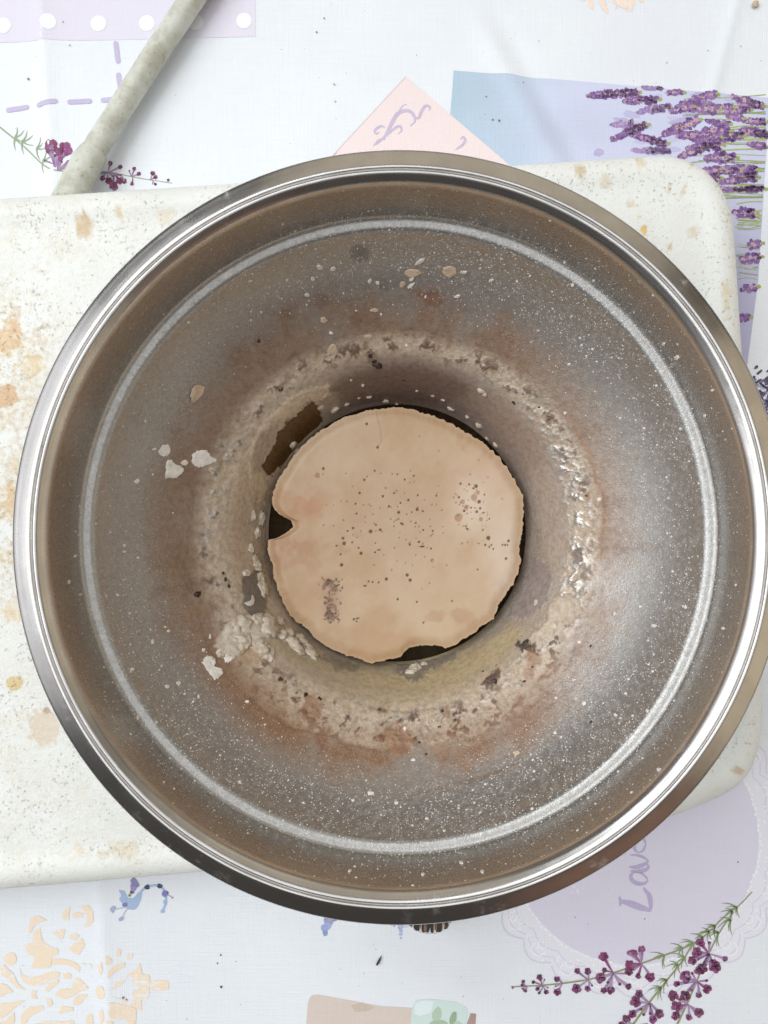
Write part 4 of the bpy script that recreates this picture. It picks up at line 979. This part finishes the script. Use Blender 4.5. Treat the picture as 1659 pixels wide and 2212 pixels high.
for (x, y, rx, ry) in [(1085,1130,16,12), (1160,1108,16,13), (985,840,9,18), (798,215,12,12), (795,258,11,7), (885,298,9,9), (1605,1225,14,11), (895,1330,11,16), (755,540,10,9), (1360,808,8,18), (1288,1195,8,14), (512,537,9,9), (835,658,8,8), (435,455,7,14), (475,285,9,12), (855,1020,14,10)]:
    u, v = Zl2(x, y); flake_mesh('wax_flake', rblob(u, v, rx/3, ry/3), M_flake, .0006)
for (x, y, rx, ry) in [(1020,1595,16,10), (963,1395,10,14), (745,1150+1659*0,2,2)][:2]:
    u, v = Zb(x, y); flake_mesh('wax_flake', rblob(u, v, rx/3, ry/3), M_flake, .0006)
Zr = ZM(2000, 1000, 1000); Zr2 = ZM(2000, 2000, 1000); Zc = ZM(1000, 3000, 1000)
for (f_, x, y, rx, ry) in [(Zr,560,1577,14,12), (Zr,1070,660,14,18), (Zr,345,1018,10,10), (Zr,1088,1122,10,10), (Zr,505,1178,10,10), (Zr,400,182,11,10), (Zr,985,568,10,10), (Zr,1245,1040,9,12), (Zr,1295,872,10,9), (Zr2,908,732,16,11), (Zr2,655,655,10,14), (Zr2,427,838,11,10), (Zr2,456,1230,13,14), (Zr2,655,1303,12,10),
                           (Zr2,405,1198,14,14), (Zr2,258,950,13,11), (Zr2,20,1545,22,15), (Zr2,275,1195,10,8), (Zr2,930,1650,14,14), (Zr2,1348,748,10,10), (Zr2,820,610,10,8), (Zc,745,150,26,12), (Zc,910,210,14,10), (Zc,632,195,12,9), (Zc,1325,587,14,9), (Zc,610,645,11,9), (Zc,1460,643,12,9), (Zc,1080,663,12,8), (Zc,1425,190,0.1,0.1), (Zc,1105,308,12,8)]:
    if rx > 1: u, v = f_(x, y); flake_mesh('wax_flake', rblob(u, v, rx/3, ry/3), M_flake_tan if (x, y) in ((405,1198), (258,950), (20,1545), (505,1178)) else M_flake, .0006)

# soft lumps of wax clinging round the cake
def lump(u, v, r, mat, name='wax_lump', sq=0.5, sc=700):
    bm = bmesh.new(); bmesh.ops.create_icosphere(bm, subdivisions=3, radius=1)
    p, nn = on_basin(u, v); X = np.array([tuple(x.co) for x in bm.verts]); sd = random.random()*50
    k = 0.15 + 1.7*fbm(X[:, 0]*2.1+sd, X[:, 1]*2.1+sd, X[:, 2]*2.1, octv=4)
    rot = nn.to_track_quat('Z', 'Y').to_matrix(); ea, eb = random.uniform(.8, 1.4), random.uniform(.7, 1.2)
    for x, kk in zip(bm.verts, k): x.co = p + rot @ Vector((x.co.x*ea*r*kk, x.co.y*eb*r*kk, x.co.z*sq*r*kk + r*.15))
    for f in bm.faces: f.smooth = True
    me = bpy.data.meshes.new(name); bm.to_mesh(me); bm.free(); me.materials.append(mat); return obj(name, me, bowl)
Z = ZM(900, 1400, 1300)
for (x, y, r) in [(520,250,22), (580,225,13), (660,130,10), (690,190,11), (775,210,14), (830,225,9), (640,195,7), (600,105,7), (450,240,13), (470,180,12), (310,430,20), (330,460,12), (1100,250,16), (1060,205,10), (1240,335,20), (1180,290,12), (1010,185,8), (930,160,8), (1320,430,14), (1280,400,10),
                  (100,950,16), (130,870,20), (130,1030,22), (150,1090,20), (160,1150,22), (120,1000,14), (75,1070,11), (110,780,16), (150,800,22), (180,1330,38), (130,1310,30), (70,1330,28), (250,1310,16), (260,1380,28), (310,1420,34), (290,1370,24), (350,1400,22), (340,1450,24),
                  (400,1470,24), (390,1440,18), (220,1360,20), (920,1540,22), (900,1560,16), (960,1520,12), (60,1400,26), (20,1350,26), (160,1450,20), (200,1490,16), (1250,160,18), (1270,180,12), (1400,790,6), (1520,1215,12), (1600,1330,16), (1570,1400,12), (-50,1470,14), (-90,1500,10), (30,1450,18)]:
    u, v = Z(x, y); lump(u, v, r*0.433*0.00025*(0.8 if y < 500 else 1.15), M_lump)
for (u, v, r) in [(815, 787, 8), (808, 778, 5), (800, 765, 7), (793, 758, 5), (604, 838, 6), (596, 842, 4), (1186, 904, 6), (1195, 915, 4), (1266, 1070, 5), (425, 1283, 8), (481, 1238, 4), (486, 1252, 4), (494, 1266, 4), (1134, 1388, 9), (1150, 1392, 7), (1125, 1396, 6), (1065, 1468, 7), (1052, 1480, 6), (1074, 1456, 5), (982, 1552, 6), (948, 1568, 5),
                  (606, 1466, 6), (618, 1470, 5), (820, 1530, 5), (830, 1534, 4), (880, 1535, 4), (955, 1534, 5), (1272, 1393, 3), (1004, 767, 3), (999, 775, 3), (1042, 1448, 3), (1272, 1555, 3), (556, 733, 4), (872, 820, 3), (1110, 870, 4), (1165, 880, 4), (1130, 850, 4), (660, 1500, 5), (690, 1508, 5), (700, 1520, 4), (1130, 1470, 5), (1120, 1475, 4), (1148, 1440, 5),
                  (750, 1575, 4), (770, 1582, 3), (905, 1600, 3), (920, 1625, 3)]:
    lump(u, v, r*0.00017, M_burnt, 'burnt_speck', .5)

# ------------------------------------------------------------------ liquid and wax cake
lq = lathe_part('brown_liquid', [(0.0, ZR-CD-.0095), (0.030, ZR-CD-.0095), (r_*.985, ZR-CD-.0095), (r_*.98, ZR-CD-.0105)], M_liquid, None)
tag(lq, 'dark brown liquid showing in the gap around the wax cake', 'liquid', kind='stuff')

cake = root('wax_cake', 'tan round cake of hardened wax with a notch, lying in the bowl', 'wax', (0, 0, ZR-CD))
ol = [(820,235),(900,245),(960,262),(1010,275),(1070,300),(1130,330),(1180,362),(1240,395),(1300,440),(1350,490),(1400,560),(1440,630),(1470,690),(1472,760),(1465,830),(1455,900),(1448,960),(1455,1010),(1445,1060),(1425,1110),(1395,1165),(1365,1200),(1345,1225),(1338,1262),(1320,1305),
      (1270,1335),(1200,1385),(1130,1430),(1075,1455),(1050,1438),(980,1437),(900,1448),(870,1470),(848,1492),(825,1500),(770,1515),(690,1527),(640,1505),(580,1490),(520,1462),(460,1430),(410,1400),(390,1362),(340,1330),(290,1285),(255,1220),(225,1140),(203,1080),(203,1030),(180,980),(176,905),
      (215,898),(255,880),(290,855),(308,835),(295,805),(260,790),(230,770),(203,735),(198,700),(210,650),(230,600),(260,555),(290,510),(330,460),(380,400),(440,355),(500,320),(570,285),(650,262),(730,242)]
ol = np.array([P(*Z(*p), ZR-CD)[:2] for p in ol]); cc = np.array(P(*Z(824, 880), ZR-CD)[:2])
oc = np.vstack([ol, ol[:1]]); d = np.concatenate([[0], np.cumsum(np.linalg.norm(np.diff(oc, axis=0), axis=1))])
WN = 1000; sv = np.linspace(0, d[-1], WN, endpoint=False)
ox = np.interp(sv, d, oc[:, 0]) - cc[0]; oy = np.interp(sv, d, oc[:, 1]) - cc[1]; ox *= 0.99; oy *= 0.99
for _ in range(3): ox = (np.roll(ox, 1)+2*ox+np.roll(ox, -1))/4; oy = (np.roll(oy, 1)+2*oy+np.roll(oy, -1))/4
jit = 0.022*(fbm(ox*260, oy*260, octv=3, seed=8) - .5) + 0.022*(fbm(ox*800, oy*800, octv=2, seed=9) - .5)
ss = np.concatenate([np.linspace(0.004, 0.90, 190), np.linspace(0.904, 0.985, 22), [0.992, 0.997, 1.0, 1.0, 0.995, 0.97, 0.93]])
jk = 1 + jit[None, :]*sst(.9, 1.0, ss)[:, None]
WX = ss[:, None]*ox[None, :]*jk + cc[0]; WY = ss[:, None]*oy[None, :]*jk + cc[1]
WU = AX + WX/(0.255+CD)*F; WV = AY - WY/(0.255+CD)*F
zt = 0.0011*(fbm(WX*38, WY*38, octv=2, seed=33)-.5) + 0.0005*(fbm(WX*60, WY*60, octv=3, seed=3)-.5) + 0.00025*(fbm(WX*220, WY*220, octv=3, seed=4)-.5)
S_ = ss[:, None]*np.ones_like(WX)
zt = zt - 0.0012*sst(.88, .995, S_)**2.0 - 0.0004*sst(.2, .75, S_)*(-1)*.6
k0 = len(ss) - 4
for i, zz in zip(range(k0, len(ss)), (-.0028, -.0060, -.0095, -.0125)): zt[i, :] = zz
wc = np.ones(WX.shape+(3,))*np.array(lin((200, 173, 142)))
def wl(m, c, a):
    global wc
    k = np.clip(m*a, 0, 1)[..., None]; wc = wc*(1-k) + np.array(lin(c))*k
wn = fbm(WX*45, WY*45, octv=4, seed=11); wn2 = fbm(WX*140, WY*140, octv=4, seed=12)
wl(sst(.35, .7, wn), (186, 150, 112), .75)
wl(sst(.52, .72, wn2)*sst(.45, .6, fbm(WX*22, WY*22, octv=2, seed=44)), (176, 134, 98), .5)
wl(np.exp(-(((WU-655)/55)**2 + ((WV-1085)/50)**2))*sst(.3, .6, wn2), (188, 134, 94), .8)
wl(np.exp(-(((WU-1060)/70)**2 + ((WV-1030)/60)**2)), (206, 176, 150), .6)
wl(np.exp(-(((WU-1085)/34)**2 + ((WV-1190)/110)**2)), (216, 196, 178), .7)  # right edge of the sheen, painted in as well
wl(np.exp(-(((WU-1020)/40)**2 + ((WV-1090)/55)**2)), (222, 202, 184), .75)  # pale sheen of reflected light painted into the wax colour
wl(np.exp(-(((WU-870)/150)**2 + ((WV-940)/50)**2)), (190, 156, 118), .4)
wl(np.exp(-(((WU-640)/50)**2 + ((WV-1330)/70)**2)), (184, 142, 104), .45)
wl(np.exp(-(((WU-640)/40)**2 + ((WV-1180)/30)**2))*sst(.5, .6, wn2), (176, 126, 96), .5)
wl(np.exp(-(((WU-860)/130)**2 + ((WV-1130)/110)**2)), (186, 158, 130), .6)
wl(sst(.94, 1.0, S_), (182, 148, 110), .6)
wl(np.exp(-(((WU-600)/40)**2 + ((WV-1300)/60)**2)), (188, 152, 118), .5)
def wpit(u, v, r, c=(96, 66, 46), dep=0.0004, a=.9, ry=None, rot=0.0):
    global zt
    dx, dy = WU-u, WV-v; x = dx*math.cos(rot)+dy*math.sin(rot); y = -dx*math.sin(rot)+dy*math.cos(rot)
    m = sst(1.25, .6, np.hypot(x/r, y/(ry or r)))
    wl(m, c, a); zt = zt - dep*m
Z = ZM(900, 1400, 1300)
for (x, y, r) in [(735,442,6), (463,549,6), (435,583,12), (668,605,5), (645,671,5), (625,725,4), (629,774,4), (761,687,5), (791,738,5), (840,768,6), (932,753,7), (888,706,5), (700,863,8), (748,855,6), (726,830,4), (612,846,5), (585,860,4), (562,897,6), (568,923,8), (530,934,4), (608,918,4), (640,945,4), (652,972,7), (550,977,4), (555,1030,7),
                  (722,967,4), (1008,1008,10), (778,1100,7), (882,1080,7), (897,1105,7), (740,1117,4), (710,1115,4), (690,1112,3), (940,915,5), (925,820,4), (962,855,4), (1010,860,4), (960,762,4), (1000,948,3), (895,930,4), (870,604,4), (915,585,4), (817,672,4), (848,721,4), (935,682,4), (1028,685,3), (720,560,3), (835,1200,5), (930,1213,4), (1105,1208,4), (963,1315,4),
                  (1225,638,8), (1235,670,11), (1217,695,18), (1140,795,22), (1178,744,14), (1160,716,12), (1212,648,5), (1250,803,11), (1240,715,8), (1245,748,5), (1228,765,6), (1285,895,9), (1270,930,5), (1300,930,4), (1310,950,4), (1290,940,4), (1385,910,6), (1368,930,5), (1380,930,4), (1373,998,6), (1355,930,4), (1148,625,5), (1190,628,4), (1266,680,4), (1140,693,5), (1165,760,5), (1200,745,4), (1290,800,4), (1180,850,5), (1175,838,4), (1262,770,4), (1232,1052,4), (680,325,6)]:
    u, v = Z(x, y); big = r >= 10
    wpit(u, v, max(2.0, r*.433*(1.15 if not big else .95)), (168, 122, 92) if big else (84, 56, 40), .0004, .75 if big else .9)
wpit(*Z(856, 825), 4.4, (72, 48, 34), .0005, .95, 2.0, .6); wpit(*Z(957, 938), 5.5, (72, 48, 34), .0005, .95, 1.8, -.15); wpit(*Z(672, 1134), 4, (90, 62, 44), .0004, .9, 1.6, .1)
for k in range(150):
    if k < 95: x, y = random.gauss(800, 170), random.gauss(800, 130)
    else: x, y = random.gauss(1215, 60), random.gauss(760, 90)
    u, v = Z(x, y); wpit(u, v, random.uniform(1.2, 1.9), (120, 86, 64), .0003, random.uniform(.4, .8))
for (x, y, r, ry) in [(492, 1120, 26, 22), (520, 1150, 22, 16), (500, 1205, 20, 12), (515, 1235, 18, 12), (488, 1285, 24, 16), (470, 1140, 12, 20), (508, 1300, 14, 8)]:
    u, v = Z(x, y); wpit(u, v, r*.433, (104, 72, 54), .00015, .7, ry*.433, .4)
for k in range(85):                                          # dirty smear
    a = random.random(); x = 505 + random.gauss(0, 24); y = random.choice([random.gauss(1130, 20), random.gauss(1215, 14), random.gauss(1280, 18), random.uniform(1100, 1300)])
    u, v = Z(x, y); wpit(u, v, random.uniform(2.0, 5.5), random.choice([(70, 46, 34), (54, 36, 28), (100, 70, 52)]), .00012, random.uniform(.6, .95), random.uniform(1.2, 3), random.uniform(0, 3))
for k in range(9):
    u, v = Z(630 + random.gauss(0, 12), 1302 + random.gauss(0, 9)); wpit(u, v, random.uniform(1.3, 3), (70, 50, 42), .0001, .9, 1.5, random.uniform(0, 3))
wl(np.exp(-(((WU-Z(505, 0)[0])/20)**2 + ((WV-Z(0, 1200)[1])/45)**2)), (150, 112, 86), .5)
for k in range(30):                                          # hairline
    tt = k/29; x = 725 + 30*tt + 8*math.sin(tt*3) - (20*max(0, tt-.85)/.15); y = 262 + 178*tt
    u, v = Z(x, y); wpit(u, v, 1.3, (150, 116, 84), .0001, .6)
V = np.stack([WX, WY, zt], -1).reshape(-1, 3)
Q = ring_quads(len(ss), WN); n0 = len(V)
V = np.vstack([V, [[cc[0], cc[1], float(zt[0].mean())]], [[cc[0], cc[1], -.0125]]]); b = (len(ss)-1)*WN
tr = [((i+1) % WN, i, n0) for i in range(WN)] + [(b+i, b+(i+1) % WN, n0+1) for i in range(WN)]
me = mesh_np('cake_body', V, Q, M_wax, cols={'Col': np.vstack([wc.reshape(-1, 3), [lin((190, 160, 130))], [lin((190, 160, 130))]])}, tris=tr)
bmm = bmesh.new(); bmm.from_mesh(me); bmesh.ops.recalc_face_normals(bmm, faces=bmm.faces); bmm.to_mesh(me); bmm.free()
obj('cake_body', me, cake)

# ------------------------------------------------------------------ crumbs on the cloth
def crumb_mesh(name, items, parent=None):
    bm = bmesh.new(); cl = bm.verts.layers.float_color.new('Col')
    for (u, v, rx, ry, rot, c) in items:
        x, y, _ = P(u, v, 0); z = float(hs(x, y)); k = CAMZ/F
        r = bmesh.ops.create_icosphere(bm, subdivisions=1, radius=1)
        for vv in r['verts']:
            a = vv.co.x*rx*k*random.uniform(.8, 1.15); b = vv.co.y*ry*k*random.uniform(.8, 1.15)
            vv.co = Vector((x + a*math.cos(rot) - b*math.sin(rot), y + a*math.sin(rot) + b*math.cos(rot), z + .0002 + (vv.co.z+1)*min(rx, ry)*k*.6)); vv[cl] = (*lin(c), 1)
    me = bpy.data.meshes.new(name); bm.to_mesh(me); bm.free(); me.materials.append(M_crumb); return obj(name, me, parent)
u0, v0 = 820, 2076; x0, y0, _ = P(u0, v0, 0); z0 = float(hs(x0, y0))
# a dark drop-shaped seed with a thin tail
pts = [(-6, -9), (-5, -6.5), (-2.5, -2), (0, 3), (2.5, 8), (3.6, 12)]
sd = [P(u0+a, v0-b, z0+.0011) for a, b in pts]
o = tube('seed', sd, lambda t: max(.00012, .00095*math.sin(math.pi*min(1, .12+t*.5))**1.2*(1-t)**.8 + .0002*(1-t)), M_burnt, None, n=24, m=10)
tag(o, 'dark drop-shaped seed lying on the cloth near the jar print', 'seed')
items = []
for (u, v, r, c) in [(722,183,3.2,(200,160,70)), (724,220,2.4,(214,186,120)), (471,612,2.4,(80,70,60)), (470,1000+1080,2.2,(70,66,66)), (478,2131,3,(70,62,60)), (268,2151,2.6,(120,100,140)), (275,2156,2,(110,100,130)), (477,2062,2.4,(120,118,110)),
                     (1659-30,12,9,(196,176,150)), (700,40,2,(150,146,142)), (684,70,2.2,(120,116,112)), (1064,210+50,2.6,(120,112,108)), (1078,262,2.6,(110,100,104)), (1050,210,2.2,(150,130,130)), (62,172,3,(150,132,110)), (152,100,1.8,(110,100,96)), (138,50,1.8,(130,120,110)), (380,206,1.5,(150,150,150)),
                     (1391,1982,1.6,(110,100,110)), (1500+93,1861,1.8,(130,120,130)), (1242,1980,1.5,(150,140,150)), (1000,1960+190,1.4,(150,150,150)), (1510,2130,1.6,(220,220,215)), (900,120,1.4,(140,140,140)), (1130,180,1.5,(120,116,130)), (1600,100,1.6,(150,146,140)), (1440,136,1.4,(140,136,130)), (1164,90,1.4,(150,146,140)), (1529,110,1.4,(130,126,120))]:
    items.append((u, v, r, r*random.uniform(.6, 1), random.random()*3, c))
for k in range(60): items.append((random.uniform(0, 1659), random.choice([random.uniform(0, 320), random.uniform(1990, 2212)]), random.uniform(.5, 1.2), random.uniform(.5, 1), 0, random.choice([(150,140,130), (120,112,104), (180,170,160)])))
o = crumb_mesh('crumbs', items); tag(o, 'tiny dark crumbs scattered over the tablecloth', 'crumbs', kind='stuff')
